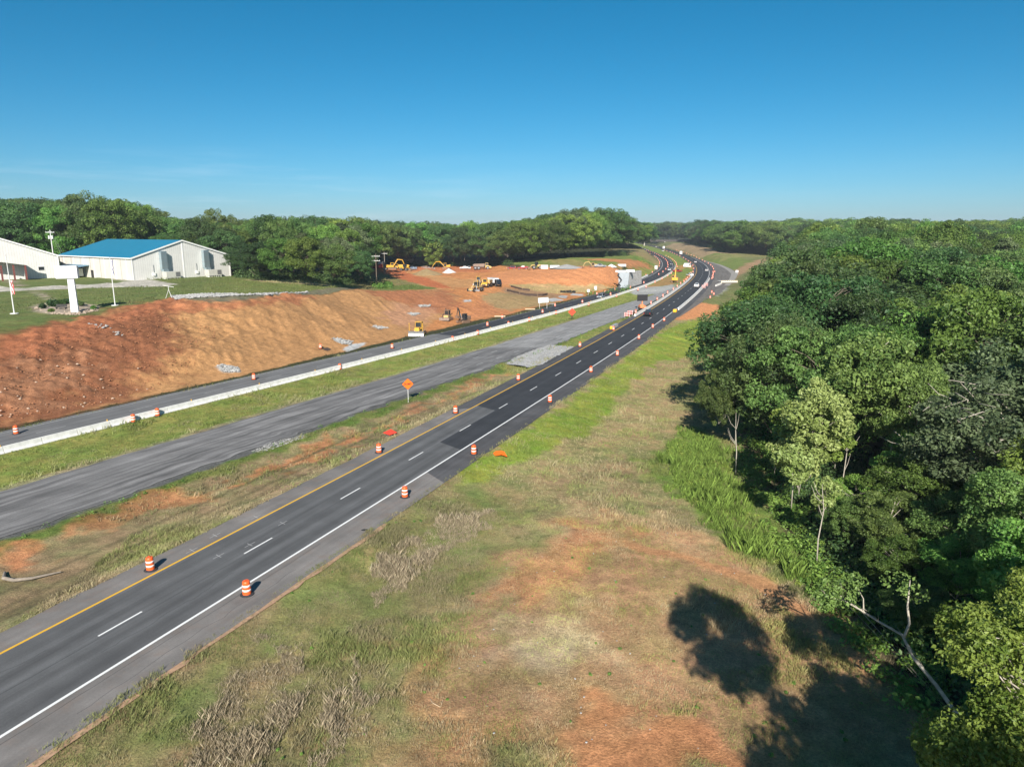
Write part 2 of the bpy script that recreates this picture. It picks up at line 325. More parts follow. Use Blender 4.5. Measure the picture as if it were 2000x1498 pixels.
# right of the near carriageway
paint([cpt(RC, y, 9.0)[:2] for y in np.arange(-20, 250, 10)]+[(150, 250), (150, -40), (0, -40)], (.255, .215, .115), .3, .5, 1, 1, .45, True)
paint([(600,1100),(760,1010),(900,935),(1010,930),(950,1010),(860,1100),(700,1180),(450,1330),(300,1498),(110,1498)], (.185, .20, .075), 2, 3, .85, 1, .5)
paint([(1170,790),(1240,740),(1310,700),(1375,700),(1385,760),(1370,850),(1290,880),(1170,890),(1080,900),(960,960),(1000,920)], (.29, .24, .125), 2, 3, .9, 1, .4)
paint([(1330,640),(1380,640),(1380,690),(1330,672)], (.38, .2, .1), 1, 2, .6, .3, .5)
paint([(1000,1075),(1130,1005),(1300,1015),(1400,1050),(1500,1110),(1640,1190),(1800,1330),(1900,1498),(820,1498),(790,1350),(870,1290),(980,1200)], (.375, .235, .13), 2, 3, .95, .5, .5)
paint([(640,1180),(780,1120),(900,1040),(1000,960),(1100,930),(1040,1010),(960,1080),(860,1200),(760,1300),(640,1498),(440,1498)], (.20,.195,.085), 2, 3, .6, 1, .5)
paint([(970,1150),(1060,1080),(1130,1020),(1230,1040),(1180,1110),(1060,1180)], (.45, .235, .11), 1, 2, .7, .4, .5)
paint([(1150,1380),(1300,1370),(1450,1440),(1480,1540),(1090,1540)], (.46, .215, .10), 1.2, 2.5, .95, .15, .4)
paint([(740,1230),(850,1270),(900,1350),(960,1498),(800,1498),(760,1350)], (.40, .235, .115), 1.5, 3, .6, .5, .5)
paint([(1220,1050),(1500,1130),(1700,1290),(1740,1340),(1500,1170),(1380,1110),(1220,1065)], (.52, .26, .12), .3, .6, .7, 0, .4)
paint([(980,1220),(1120,1210),(1150,1290),(1050,1330),(960,1280)], (.52, .42, .29), 2.2, 2.5, .7, .3, .3)  # bright glare spot opposite the sun, put into the ground colour
paint([(1240,900),(1300,860),(1360,830),(1420,860),(1480,950),(1560,1050),(1660,1160),(1560,1150),(1440,1070),(1370,1010),(1300,960)], (.14, .205, .045), .8, 1.5, .9, 1, .4)
paint([(880,918),(1090,802),(1180,732),(1300,642),(1372,620),(1378,690),(1290,705),(1220,765),(1170,830),(1060,880),(960,935),(900,945)], (.20, .255, .045), .7, 1.3, 1, 1, .35)
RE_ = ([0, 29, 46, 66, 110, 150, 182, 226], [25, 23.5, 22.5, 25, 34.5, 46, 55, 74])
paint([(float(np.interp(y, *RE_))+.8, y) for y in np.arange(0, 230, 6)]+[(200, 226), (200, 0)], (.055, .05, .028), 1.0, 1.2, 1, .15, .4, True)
paint([(1310,626),(1330,600),(1385,568),(1402,575),(1402,612),(1395,620),(1340,624)], (.56, .25, .11), .7, 1, 1, 0, .25)
# far right
paint([cpt(RC, y, 9.0)[:2] for y in np.arange(250, 1500, 20)]+[(480, 1500), (420, 700), (250, 480), (150, 250)], (.16, .17, .07), 1, 2, 1, .6, .5, True)
paint(band(RC, 640, 1050, 12, 45), (.35, .25, .15), 2, 4, .9, .2, .3, True)
paint(band(RC, 440, 640, 15, 40), (.15, .20, .05), 2, 4, .8, .6, .4, True)
paint([(1408,552),(1418,532),(1450,520),(1485,507),(1510,503),(1510,512),(1470,524),(1440,540),(1425,556)], (.36, .22, .13), 1.2, 2, .9, 0, .4)
paint([(1375,500),(1412,512),(1500,502),(1500,497),(1400,498)], (.24, .22, .09), 2, 4, .7, .5, .5)
paint([(1385,562),(1400,552),(1415,556),(1420,565),(1400,580),(1390,575)], C_GRV, 1, 1, .8, 0, .4)
# concrete drive and paths by the buildings
paint([(-200,572),(0,562.5),(60,561.5),(180,556),(246,552),(236,548),(215,545),(268,545.5),(300,547),(345,556.5),(315,559.5),(200,562),(60,568),(0,570.5),(-200,582)], C_CON, .15, .1, 1, 0, .1)
paint([(-200,541),(0,541.5),(115,539.8),(116,542),(0,544.5),(-200,546)], C_CON, .15, .1, 1, 0, .1)
paint([(10,547),(22,546),(46,559),(30,560)], (.27,.22,.17), .1, .1, 1, 0, .1)
paint([(52,566),(68,566),(106,586),(96,589)], (.30,.25,.19), .1, .1, 1, 0, .1)
paint([(60,601),(75,594),(110,590),(160,592),(195,597),(190,606),(150,615),(95,614),(65,608)], (.33,.27,.21), .15, .1, 1, 0, .3)
# rubble and rip-rap lying on the slope
for pl in ([(335,582),(380,578),(480,577.5),(560,574),(600,570.5),(600,573),(520,577.5),(430,580.5),(345,585)],
           [(425,716),(436,713),(468,719),(466,727),(436,727)], [(647,662),(660,661),(688,667),(684,673),(664,671)], [(668,684),(684,672),(716,669),(700,680),(678,687)],
           [(728,637),(740,637),(760,641),(740,643)], [(796,612),(812,611),(822,613),(806,617)], [(816,597),(840,596),(838,599),(820,600)], [(905,586),(918,585),(918,590),(906,590)],
           [(1068,584),(1084,582),(1100,586),(1078,590)], [(1070,594),(1085,592),(1082,595)], [(1095,577),(1110,578),(1106,583),(1092,581)], [(1118,573),(1140,575),(1138,578),(1115,577)]):
    paint(pl, (.44, .44, .43), .25, .5, 1, 0, .5)

def inpoly(x, y, poly):
    r = np.zeros(x.shape, bool); n = len(poly)
    for i in range(n):
        x0, y0 = poly[i]; x1, y1 = poly[(i+1) % n]
        if y0 == y1: continue
        c = ((y0 > y) != (y1 > y)) & (x < (x1-x0)*(y-y0)/(y1-y0)+x0); r ^= c
    return r
def edist(x, y, poly):
    d = np.full(x.shape, 1e9); n = len(poly)
    for i in range(n):
        x0, y0 = poly[i]; x1, y1 = poly[(i+1) % n]; dx, dy = x1-x0, y1-y0; L = dx*dx+dy*dy+1e-9
        t = np.clip(((x-x0)*dx+(y-y0)*dy)/L, 0, 1); d = np.minimum(d, (x-x0-t*dx)**2+(y-y0-t*dy)**2)
    return np.sqrt(d)
def ground_paint(X, Y):
    """albedo (r,g,b) and grassiness for world points"""
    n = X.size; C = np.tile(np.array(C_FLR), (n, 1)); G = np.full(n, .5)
    nz1 = fbm(X/2.3, Y/2.3, 3, 4)-.5; nz2 = fbm(X/2.3+50, Y/2.3-40, 9, 4)-.5; big = fbm(X/9, Y/9, 21, 4)
    for poly, col, soft, warp, amt, gr, nz in P:
        p = np.array(poly); m = (X > p[:, 0].min()-5) & (X < p[:, 0].max()+5) & (Y > p[:, 1].min()-5) & (Y < p[:, 1].max()+5)
        idx = np.nonzero(m)[0]
        if not len(idx): continue
        xw = X[idx]+nz1[idx]*warp*3; yw = Y[idx]+nz2[idx]*warp*3
        ins = inpoly(xw, yw, poly); d = edist(xw, yw, poly)*np.where(ins, 1, -1)
        a = sstep(-soft, soft, d)*amt
        c = np.array(col)[None, :]*(1+(fbm(xw/1.6, yw/1.6, 31, 3)-.5)*nz*1.3+(big[idx]-.5)*nz*.8)[:, None]
        C[idx] = C[idx]*(1-a[:, None])+c*a[:, None]; G[idx] = G[idx]*(1-a)+gr*a
    return C, G
def dirt_relief(x, y, G, z0):
    """streaks down the cut face, ruts and lumps"""
    a = R(28); s = x*math.sin(a)+y*math.cos(a); t = -x*math.cos(a)+y*math.sin(a)
    s2 = s-.64*t
    st = fbm(s2*1.5, t*.07, 41, 4)-.5; lump = fbm(x*.5, y*.5, 44, 4)-.5; fine = fbm(x*1.7, y*1.7, 45, 2)-.5
    bare = np.clip(1-G*1.5, 0, 1)
    face = sstep(.3, 1.5, z0)
    near = (x < LX(y)-9.5)
    rough = sstep(-42, -58, x)*face
    return bare*near*(st*.40*face+lump*.32*face+fine*.16+lump*.12+rough*(lump*.35+(fbm(x*1.1, y*1.1, 47, 3)-.5)*.8)), st, lump
Xf, Yf = GX.ravel(), GY.ravel()
Zf = hgt0(Xf, Yf)
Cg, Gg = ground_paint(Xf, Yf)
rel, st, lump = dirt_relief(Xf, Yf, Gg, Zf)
offroad = np.maximum((LX(Yf)-10.5)-Xf, Xf-(RX(Yf)+11.0+ramp_w(Yf)))
grassrel = (fbm(Xf*.35, Yf*.35, 61, 4)-.5)*.45*np.clip(Gg*1.2, 0, 1)*sstep(.5, 4, offroad)
Zf = Zf+rel+grassrel
bare = np.clip(1-Gg*1.8, 0, 1)*(Xf < LX(Yf)-9.5)
Cg = Cg*(1+bare*(st*.55+lump*.25))[:, None]
ny, nx = GX.shape
idx = np.arange(nx*ny).reshape(ny, nx)
Fg = np.stack([idx[:-1, :-1], idx[:-1, 1:], idx[1:, 1:], idx[1:, :-1]], -1).reshape(-1, 4)
def ground_material():
    m = bpy.data.materials.new('ground'); m.use_nodes = True; N = m.node_tree; L = N.links; b = N.nodes['Principled BSDF']; b.inputs['Roughness'].default_value = .95; b.inputs['Specular IOR Level'].default_value = .15
    at_ = N.nodes.new('ShaderNodeVertexColor'); at_.layer_name = 'soil'
    geo = N.nodes.new('ShaderNodeNewGeometry')
    def noise(sc, det, rough=.6):
        n = N.nodes.new('ShaderNodeTexNoise'); n.inputs['Scale'].default_value = sc; n.inputs['Detail'].default_value = det; n.inputs['Roughness'].default_value = rough; L.new(geo.outputs['Position'], n.inputs['Vector']); return n
    def mrange(s, a, b_, c, d):
        r = N.nodes.new('ShaderNodeMapRange'); r.inputs[1].default_value = a; r.inputs[2].default_value = b_; r.inputs[3].default_value = c; r.inputs[4].default_value = d; L.new(s, r.inputs[0]); return r.outputs[0]
    def mix(f, a, b_, mode='MIX'):
        x = N.nodes.new('ShaderNodeMix'); x.data_type = 'RGBA'; x.blend_type = mode
        for s, v in ((0, f), (6, a), (7, b_)):
            if hasattr(v, 'links'): L.new(v, x.inputs[s])
            else: x.inputs[s].default_value = v
        return x.outputs[2]
    n1 = noise(7, 6, .75); n2 = noise(1.3, 6, .65); n3 = noise(.25, 5)
    v1 = mrange(n1.outputs[0], .3, .7, .55, 1.45); v2 = mrange(n2.outputs[0], .3, .7, .72, 1.28)
    mu = N.nodes.new('ShaderNodeMath'); mu.operation = 'MULTIPLY'; L.new(v1, mu.inputs[0]); L.new(v2, mu.inputs[1])
    base = N.nodes.new('ShaderNodeVectorMath'); base.operation = 'SCALE'; L.new(at_.outputs[0], base.inputs[0]); L.new(mu.outputs[0], base.inputs[3])
    # grass: hue shifts between straw and green
    straw = mix(1.0, base.outputs[0], (1.45, 1.12, 1.15, 1), 'MULTIPLY'); gre = mix(1.0, base.outputs[0], (.72, .98, .62, 1), 'MULTIPLY')
    gcol = mix(mrange(n3.outputs[0], .38, .62, 0, 1), straw, gre)
    gf = N.nodes.new('ShaderNodeMath'); gf.operation = 'MULTIPLY'; L.new(at_.outputs[1], gf.inputs[0]); gf.inputs[1].default_value = .65
    L.new(mix(gf.outputs[0], base.outputs[0], gcol), b.inputs['Base Color'])
    bp = N.nodes.new('ShaderNodeBump'); bp.inputs['Strength'].default_value = .8; bp.inputs['Distance'].default_value = .14
    ad = N.nodes.new('ShaderNodeMath'); ad.operation = 'ADD'; L.new(n1.outputs[0], ad.inputs[0]); L.new(n2.outputs[0], ad.inputs[1])
    L.new(ad.outputs[0], bp.inputs['Height']); L.new(bp.outputs[0], b.inputs['Normal'])
    return m
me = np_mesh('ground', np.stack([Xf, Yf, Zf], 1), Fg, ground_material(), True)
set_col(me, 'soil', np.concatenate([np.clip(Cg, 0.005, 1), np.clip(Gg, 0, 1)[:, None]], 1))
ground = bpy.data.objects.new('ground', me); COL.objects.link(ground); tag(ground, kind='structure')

# ------------------------------------------------------------------ pavement
def asphalt(name, base, streak=.2, patch=.15, tracks=0.0, bluish=0.0, fine=1.0, red=0.0):
    m = bpy.data.materials.new(name); m.use_nodes = True; N = m.node_tree; L = N.links; b = N.nodes['Principled BSDF']; b.inputs['Roughness'].default_value = .85; b.inputs['Specular IOR Level'].default_value = .3
    uv = N.nodes.new('ShaderNodeUVMap'); sp = N.nodes.new('ShaderNodeSeparateXYZ'); L.new(uv.outputs[0], sp.inputs[0])
    cb = N.nodes.new('ShaderNodeCombineXYZ')
    mk = lambda op, a, v=None: None
    def math_(op, a, v):
        q = N.nodes.new('ShaderNodeMath'); q.operation = op
        for i, s in enumerate((a, v)):
            if hasattr(s, 'links'): L.new(s, q.inputs[i])
            else: q.inputs[i].default_value = s
        return q.outputs[0]
    def noise(vec, sc, det=5, ro=.6):
        n = N.nodes.new('ShaderNodeTexNoise'); n.inputs['Scale'].default_value = sc; n.inputs['Detail'].default_value = det; n.inputs['Roughness'].default_value = ro; L.new(vec, n.inputs['Vector']); return n.outputs[0]
    L.new(sp.outputs[0], cb.inputs[0]); L.new(math_('MULTIPLY', sp.outputs[1], .035), cb.inputs[1])
    ns = noise(cb.outputs[0], 1.6, 6); npz = noise(uv.outputs[0], .25, 5); nf = noise(uv.outputs[0], 9, 6, .8)
    def rng_(s, a): 
        r = N.nodes.new('ShaderNodeMapRange'); r.inputs[1].default_value = .3; r.inputs[2].default_value = .7; r.inputs[3].default_value = 1-a; r.inputs[4].default_value = 1+a; L.new(s, r.inputs[0]); return r.outputs[0]
    f = math_('MULTIPLY', math_('MULTIPLY', rng_(ns, streak), rng_(npz, patch)), rng_(nf, .16*fine))
    if tracks:
        wv = math_('COSINE', math_('MULTIPLY', sp.outputs[0], 2*math.pi/1.83), 0.0)
        f = math_('MULTIPLY', f, math_('ADD', math_('MULTIPLY', wv, tracks), 1.0))
    vs = N.nodes.new('ShaderNodeVectorMath'); vs.operation = 'SCALE'; vs.inputs[0].default_value = base; L.new(f, vs.inputs[3])
    out = vs.outputs[0]
    if red:
        mx = N.nodes.new('ShaderNodeMix'); mx.data_type = 'RGBA'; mx.inputs[7].default_value = (.22, .15, .11, 1); L.new(out, mx.inputs[6])
        r = N.nodes.new('ShaderNodeMapRange'); r.inputs[1].default_value = .5; r.inputs[2].default_value = .75; r.inputs[3].default_value = 0; r.inputs[4].default_value = red; L.new(noise(uv.outputs[0], .6, 6, .7), r.inputs[0]); L.new(r.outputs[0], mx.inputs[0]); out = mx.outputs[2]
    L.new(out, b.inputs['Base Color'])
    bp = N.nodes.new('ShaderNodeBump'); bp.inputs['Strength'].default_value = .25; bp.inputs['Distance'].default_value = .01; L.new(nf, bp.inputs['Height']); L.new(bp.outputs[0], b.inputs['Normal'])
    return m
def strip(name, ys, fa, fb, z, m, kind='structure', label=None, nlat=2, edge=0.0):
    """ribbon between two lateral functions returning (x,y)"""
    V = []; UV = []
    for k, y in enumerate(ys):
        a = fa(y); b_ = fb(y)
        for j in range(nlat):
            t = j/(nlat-1); V.append((a[0]*(1-t)+b_[0]*t, a[1]*(1-t)+b_[1]*t, z)); UV.append(((a[2] if len(a) > 2 else 0)*(1-t)+(b_[2] if len(b_) > 2 else 5)*t, y*1.08))
    V = np.array(V); n = len(ys); I = np.arange(n*nlat).reshape(n, nlat)
    F = np.stack([I[:-1, :-1], I[:-1, 1:], I[1:, 1:], I[1:, :-1]], -1).reshape(-1, 4)
    me = np_mesh(name, V, F, m); uvl = me.uv_layers.new(name='UVMap'); UVa = np.array(UV)[F.ravel()]; uvl.data.foreach_set('uv', UVa.astype(np.float32).ravel())
    o = bpy.data.objects.new(name, me); COL.objects.link(o); tag(o, label, None, None, kind); return o
def off(C, t, rag=0.0, seed=0):
    def f(y):
        tt = t+(rag*(float(fbm(np.array([y*.9]), np.array([seed*3.1]), seed, 3)[0])-.5)*2 if rag else 0)
        p = cpt(C, y, tt); return (p[0], p[1], tt)
    return f
near_y = np.arange(6, 400, 2.0); far_y = np.arange(398, 1500, 8.0)
ALL_Y = np.concatenate([np.arange(0, 398, 1.5), far_y])
A_LANE = asphalt('worn_asphalt', (.105, .106, .108), .2, .16, .13)
A_NEW = asphalt('new_asphalt', (.040, .042, .047), .14, .18, .05)
A_SHO = asphalt('shoulder_asphalt', (.185, .172, .162), .14, .25, 0, red=.5)
A_SHN = asphalt('new_shoulder_asphalt', (.080, .079, .082), .2, .25, 0, red=.15)
A_OLD = asphalt('milled_asphalt', (.170, .165, .162), .6, .22, 0, fine=2)
A_OLD2 = asphalt('old_grey_asphalt', (.25, .245, .24), .3, .2, 0, fine=1.2)
A_GRAV = asphalt('crushed_stone', (.40, .40, .40), .1, .2, 0, fine=3)
YS1 = 67.0     # seam: worn lanes before, new asphalt after
def yseam(t): return YS1+t*0.9
def skew(C, y0, y1, step): return np.arange(y0, y1, step)
# right carriageway: three sheets of pavement laid side by side
def seamed(name1, name2, ta, tb, ya, yb, m1, m2, rag1=0, rag2=0, zz=.012):
    ys = np.concatenate([np.arange(0, 66, 1.5)])
    def blend(t, yend): return lambda k: None
    # near part ends on a slanted seam
    n = 60; fa = off(RC, ta, rag1, 5); fb = off(RC, tb, rag2, 6)
    s = np.linspace(0, 1, n); YA = s*ya; YB = s*yb
    def strip2(name, YA, YB, m):
        V = []; UV = []
        for p, q in zip(YA, YB):
            a = fa(p); b_ = fb(q)
            for t in (0, .5, 1): V.append((a[0]*(1-t)+b_[0]*t, a[1]*(1-t)+b_[1]*t, zz)); UV.append((a[2]*(1-t)+b_[2]*t, (p*(1-t)+q*t)*1.08))
        I = np.arange(len(V)).reshape(-1, 3); F = np.stack([I[:-1, :-1], I[:-1, 1:], I[1:, 1:], I[1:, :-1]], -1).reshape(-1, 4)
        me = np_mesh(name, np.array(V), F, m); uvl = me.uv_layers.new(name='UVMap'); uvl.data.foreach_set('uv', np.array(UV)[F.ravel()].astype(np.float32).ravel())
        o = bpy.data.objects.new(name, me); COL.objects.link(o); tag(o, kind='structure')
    strip2(name1, YA, YB, m1)
    ext = np.concatenate([np.arange(0, 330, 1.5), np.arange(330, 1440, 8)])
    YA2 = ya+ext; YB2 = yb+ext*(1440-yb)/(1440-ya) if False else yb+ext
    strip2(name2, YA2, YB2, m2)
yA = up(905, 792)[1]
YS = {k: up(*p)[1] for k, p in dict(a=(868,800), b=(905,792), c=(965,797), d=(868,857), e=(912,865), f=(862,905), g=(910,917)).items()}
print('SEAM', YS)
seamed('shoulder', 'shoulder', -2.3, 0.0, YS['b']-3.5, YS['b']-1.5, A_SHO, A_SHN, .22, 0, .012)
seamed('carriageway', 'carriageway', 0.0, 3.6, YS['b'], YS['c'], A_LANE, A_NEW)
seamed('carriageway', 'carriageway', 3.6, 7.35, YS['d'], YS['e'], A_LANE, A_NEW)
seamed('shoulder', 'shoulder', 7.35, 10.55, YS['f'], YS['g'], A_SHO, A_SHN, 0, .12)
strip('dirt_edge', np.arange(4, 62, 1.0), off(RC, 10.45, 0.1, 12), off(RC, 10.95, .25, 8), .006, mat('edge_dirt', (.42, .26, .16), .95, noise=.3, nscale=3))
# left carriageway
A_LL = asphalt('light_worn_asphalt', (.150, .150, .150), .14, .14, .06)
strip('carriageway', np.arange(20, 168, 2.0), off(LC, -9.3, .2, 3), off(LC, 0.25), .012, A_LL, nlat=3)
strip('carriageway', np.concatenate([np.arange(166, 398, 1.5), far_y]), off(LC, -9.0, .2, 3), off(LC, 0.25), .012, A_NEW, nlat=3)
strip('shoulder', np.concatenate([np.arange(300, 398, 2), np.arange(398, 1500, 8)]), off(LC, -14.5, .5, 4), off(LC, -9.0), .010, A_SHN)
# ramp on the far right
def rampR(y):
    p = cpt(RC, y, 10.6+float(ramp_w(y))*1.35); return (p[0], p[1], 20)
A_RMP = asphalt('dusty_ramp_asphalt', (.15, .138, .125), .3, .3, 0, red=.5)
strip('ramp', np.arange(208, 640, 3.0), off(RC, 10.5), rampR, .008, A_RMP, nlat=4)
strip('ramp', np.arange(330, 600, 4.0), lambda y: cpt(RC, y, 10.6+float(ramp_w(y))*.75), lambda y: cpt(RC, y, 10.6+float(ramp_w(y))*1.05), .012, mat('dusty_track', (.30, .28, .25), .9, noise=.2, nscale=.5))
# closed old road between the carriageways
def ragx(f, dx, seed, amp=.5):
    return lambda y: (float(f(y))+dx+amp*(float(fbm(np.array([y*.55]), np.array([seed*2.7]), seed, 4)[0])-.5)*2, y, 0 if dx < .5 else 8)
strip('closed_road', np.arange(10, 152, 1.0), lambda y: ragx(CTX, .2, 11)(y)[:2]+(0,), lambda y: ragx(CBX, -1.2, 13, .7)(y)[:2]+(9,), .010, A_OLD, nlat=5)
strip('closed_road', np.arange(150, 331, 1.0), lambda y: ragx(CTX, .2, 11)(y)[:2]+(0,), lambda y: ragx(CBX, -.3, 13)(y)[:2]+(9,), .011, A_OLD2, nlat=5)
# markings
M_WHT = mat('white_paint', (.78, .78, .76), .6, noise=.08, nscale=6); M_YEL = mat('yellow_paint', (.75, .42, .03), .6, noise=.1, nscale=6); M_OLDW = mat('worn_white_paint', (.42, .42, .41), .7, noise=.3, nscale=3)
def line(C, t, w, y0, y1, m, step=2.0, z=.017, name='road_marking'):
    return strip(name, np.concatenate([np.arange(y0, min(y1, 400), step), np.arange(400, y1, step*3)]) if y1 > 400 else np.append(np.arange(y0, y1, step), y1), off(C, t-w/2), off(C, t+w/2), z, m)
line(RC, 0.0, .2, 0, 1400, M_YEL); line(RC, 7.35, .2, 0, 1400, M_WHT)
line(LC, -8.3, .14, 20, 330, M_OLDW); line(LC, -8.3, .2, 330, 1400, M_WHT); line(LC, -.9, .14, 400, 1400, M_WHT)
def dashes(C, t, y0, y1, m, period, ln, w=.14, name='road_marking'):
    V = []; F = []; s = 0; y = y0
    while y < y1:
        mm = float(np.interp(y, C[0], C[2])); c = 1/math.sqrt(1+mm*mm)
        for i in range(3):
            for q in (-w/2, w/2):
                p = cpt(C, y+ln*c*i/2, t+q); V.append((p[0], p[1], .018))
        k = len(V)-6; F += [(k, k+1, k+3, k+2), (k+2, k+3, k+5, k+4)]
        y += period*c
    me = np_mesh(name, np.array(V), np.array(F), m); o = bpy.data.objects.new(name, me); COL.objects.link(o); tag(o, kind='structure')
yd = 43.2
M_SEAL = mat('sealed_crack', (.03, .03, .032), .6)
def crack(C, t0, t1, y0, y1, wob, w_=.03, n=24):
    ph = random.uniform(0, 9); V = []; F = []
    for k in range(n+1):
        q = k/n; y = y0+(y1-y0)*q; t = t0+(t1-t0)*q+wob*(float(fbm(np.array([y*.8+ph]), np.array([ph]), 66, 3)[0])-.5)*2
        for g in (-w_/2, w_/2): p = cpt(C, y, t+g); V.append((p[0], p[1], .0155))
    F = [(2*k, 2*k+1, 2*k+3, 2*k+2) for k in range(n)]; o = MB().add(V, F).build('sealed_crack', M_SEAL); tag(o, kind='structure')
crack(RC, 3.95, 3.95, 2, 66, .05, .035, 60); crack(RC, 7.9, 8.0, 4, 56, .12, .03, 60); crack(RC, 1.8, 2.2, 30, 39, .3); crack(RC, 5.6, 5.2, 40, 50, .35); crack(RC, 9.2, 9.0, 36, 52, .3, .025); crack(RC, 5.9, 6.2, 20, 32, .3)
p0 = up(225, 1222); dashes(RC, 3.67, p0[1]+.2-12.41*.918, 900, M_WHT, 12.41, 3.15)
dashes(LC, -4.7, 81.6-12.1*.88*4, 900, M_OLDW, 12.3, 3.6, .12)
# faint old lane marks on the grey part of the closed road
for ff in (.32, .66):
    V = []; F = []
    for y in np.arange(130, 290, 7.0):
        for yy in (y, y+2.2):
            xm = CTX(yy)*(1-ff)+CBX(yy)*ff; V += [(xm-.09, yy, .016), (xm+.09, yy, .016)]
        k = len(V)-4; F.append((k, k+1, k+3, k+2))
    me = np_mesh('road_marking', np.array(V), np.array(F), M_OLDW); o = bpy.data.objects.new('road_marking', me); COL.objects.link(o); tag(o, kind='structure')
# crushed stone crossover
def sheet(name, outline, z, m, kind='structure', label=None, world=False, rag=.35, rings=5, drape=True):
    pts = outline if world else [at(u, v)[:2] for u, v in outline]
    P2 = []; n = len(pts)
    for i in range(n):
        a = Vector(pts[i]); b_ = Vector(pts[(i+1) % n]); k = max(2, int((b_-a).length/.6))
        for j in range(k): P2.append(a.lerp(b_, j/k))
    c = sum(P2, Vector((0, 0)))/len(P2); V = []; F = []
    P2 = [p+(p-c).normalized()*rag*random.uniform(-1, 1) for p in P2]; n = len(P2)
    for r in range(rings+1):
        t = 1-r/(rings+.3)
        for p in P2:
            q = c+(p-c)*t; V.append((q.x, q.y, (hgt(q.x, q.y)+.03 if drape else 0)+z))
    for r in range(rings):
        for i in range(n): F.append((r*n+i, r*n+(i+1) % n, (r+1)*n+(i+1) % n, (r+1)*n+i))
    mb = MB().add(V, F); mb.add([(c.x, c.y, V[-1][2])]+V[-n:], [(0, 1+(i+1) % n, 1+i) if False else (0, 1+i, 1+(i+1) % n) for i in range(n)])
    o = mb.build(name, m); uvl = o.data.uv_layers.new(name='UVMap')
    for lp in o.data.loops: uvl.data[lp.index].uv = o.data.vertices[lp.vertex_index].co.xy
    return tag(o, label, None, None, kind)
sheet('gravel', [(985,712),(1015,695),(1050,682),(1075,675),(1122,678),(1095,692),(1060,712),(1035,719),(1005,717)], .06, A_GRAV, drape=False)

# ------------------------------------------------------------------ trees
def leaf_mat(name, c1, c2, tr=.3, rnd=.42):
    """leaf colours c1..c2 by leaf, shifted a little from tree to tree"""
    m = bpy.data.materials.new(name); m.use_nodes = True; N = m.node_tree; L = N.links; b = N.nodes['Principled BSDF']; out = N.nodes['Material Output']
    b.inputs['Roughness'].default_value = .5; b.inputs['Specular IOR Level'].default_value = .35
    vc = N.nodes.new('ShaderNodeVertexColor'); vc.layer_name = 'tint'; sp = N.nodes.new('ShaderNodeSeparateColor'); L.new(vc.outputs[0], sp.inputs[0])
    oi = N.nodes.new('ShaderNodeObjectInfo')
    mx = N.nodes.new('ShaderNodeMix'); mx.data_type = 'RGBA'; mx.inputs[6].default_value = (*c1, 1); mx.inputs[7].default_value = (*c2, 1); L.new(sp.outputs[0], mx.inputs[0])
    r = N.nodes.new('ShaderNodeMapRange'); r.inputs[3].default_value = 1-rnd; r.inputs[4].default_value = 1+rnd; L.new(oi.outputs['Random'], r.inputs[0])
    wn = N.nodes.new('ShaderNodeTexWhiteNoise'); wn.noise_dimensions = '1D'; L.new(oi.outputs['Random'], wn.inputs['W'])
    r2 = N.nodes.new('ShaderNodeMapRange'); r2.inputs[3].default_value = .462 if rnd > .2 else .480; r2.inputs[4].default_value = .52 if rnd > .2 else .492; L.new(wn.outputs['Value'], r2.inputs[0])
    h = N.nodes.new('ShaderNodeHueSaturation'); L.new(mx.outputs[2], h.inputs['Color']); L.new(r.outputs[0], h.inputs['Value']); L.new(r2.outputs[0], h.inputs['Hue'])
    L.new(h.outputs[0], b.inputs['Base Color'])
    t = N.nodes.new('ShaderNodeBsdfTranslucent'); L.new(h.outputs[0], t.inputs[0]); ms = N.nodes.new('ShaderNodeMixShader'); ms.inputs[0].default_value = tr
    L.new(b.outputs[0], ms.inputs[1]); L.new(t.outputs[0], ms.inputs[2]); L.new(ms.outputs[0], out.inputs[0]); return m
LM = {
 'oak': leaf_mat('oak_leaves', (.050, .110, .026), (.150, .245, .062)),
 'green': leaf_mat('fresh_leaves', (.062, .145, .026), (.175, .305, .060)),
 'dark': leaf_mat('dark_leaves', (.033, .078, .026), (.10, .175, .050)),
 'grey': leaf_mat('grey_green_leaves', (.075, .115, .05), (.20, .26, .12)),
 'pale': leaf_mat('pale_leaves', (.17, .26, .06), (.38, .49, .17), rnd=.03),
 'yellow': leaf_mat('yellow_green_leaves', (.09, .17, .025), (.23, .33, .065), rnd=.1),
 'pine': leaf_mat('needles', (.05, .085, .035), (.12, .17, .07)),
}
BARK = mat('bark', (.15, .12, .09), .95, noise=.4, nscale=3, bump=.6); BARKP = mat('pale_bark', (.42, .38, .31), .9, noise=.25, nscale=4, bump=.3); BARKD = mat('dark_bark', (.07, .055, .045), .95, noise=.4, nscale=3)
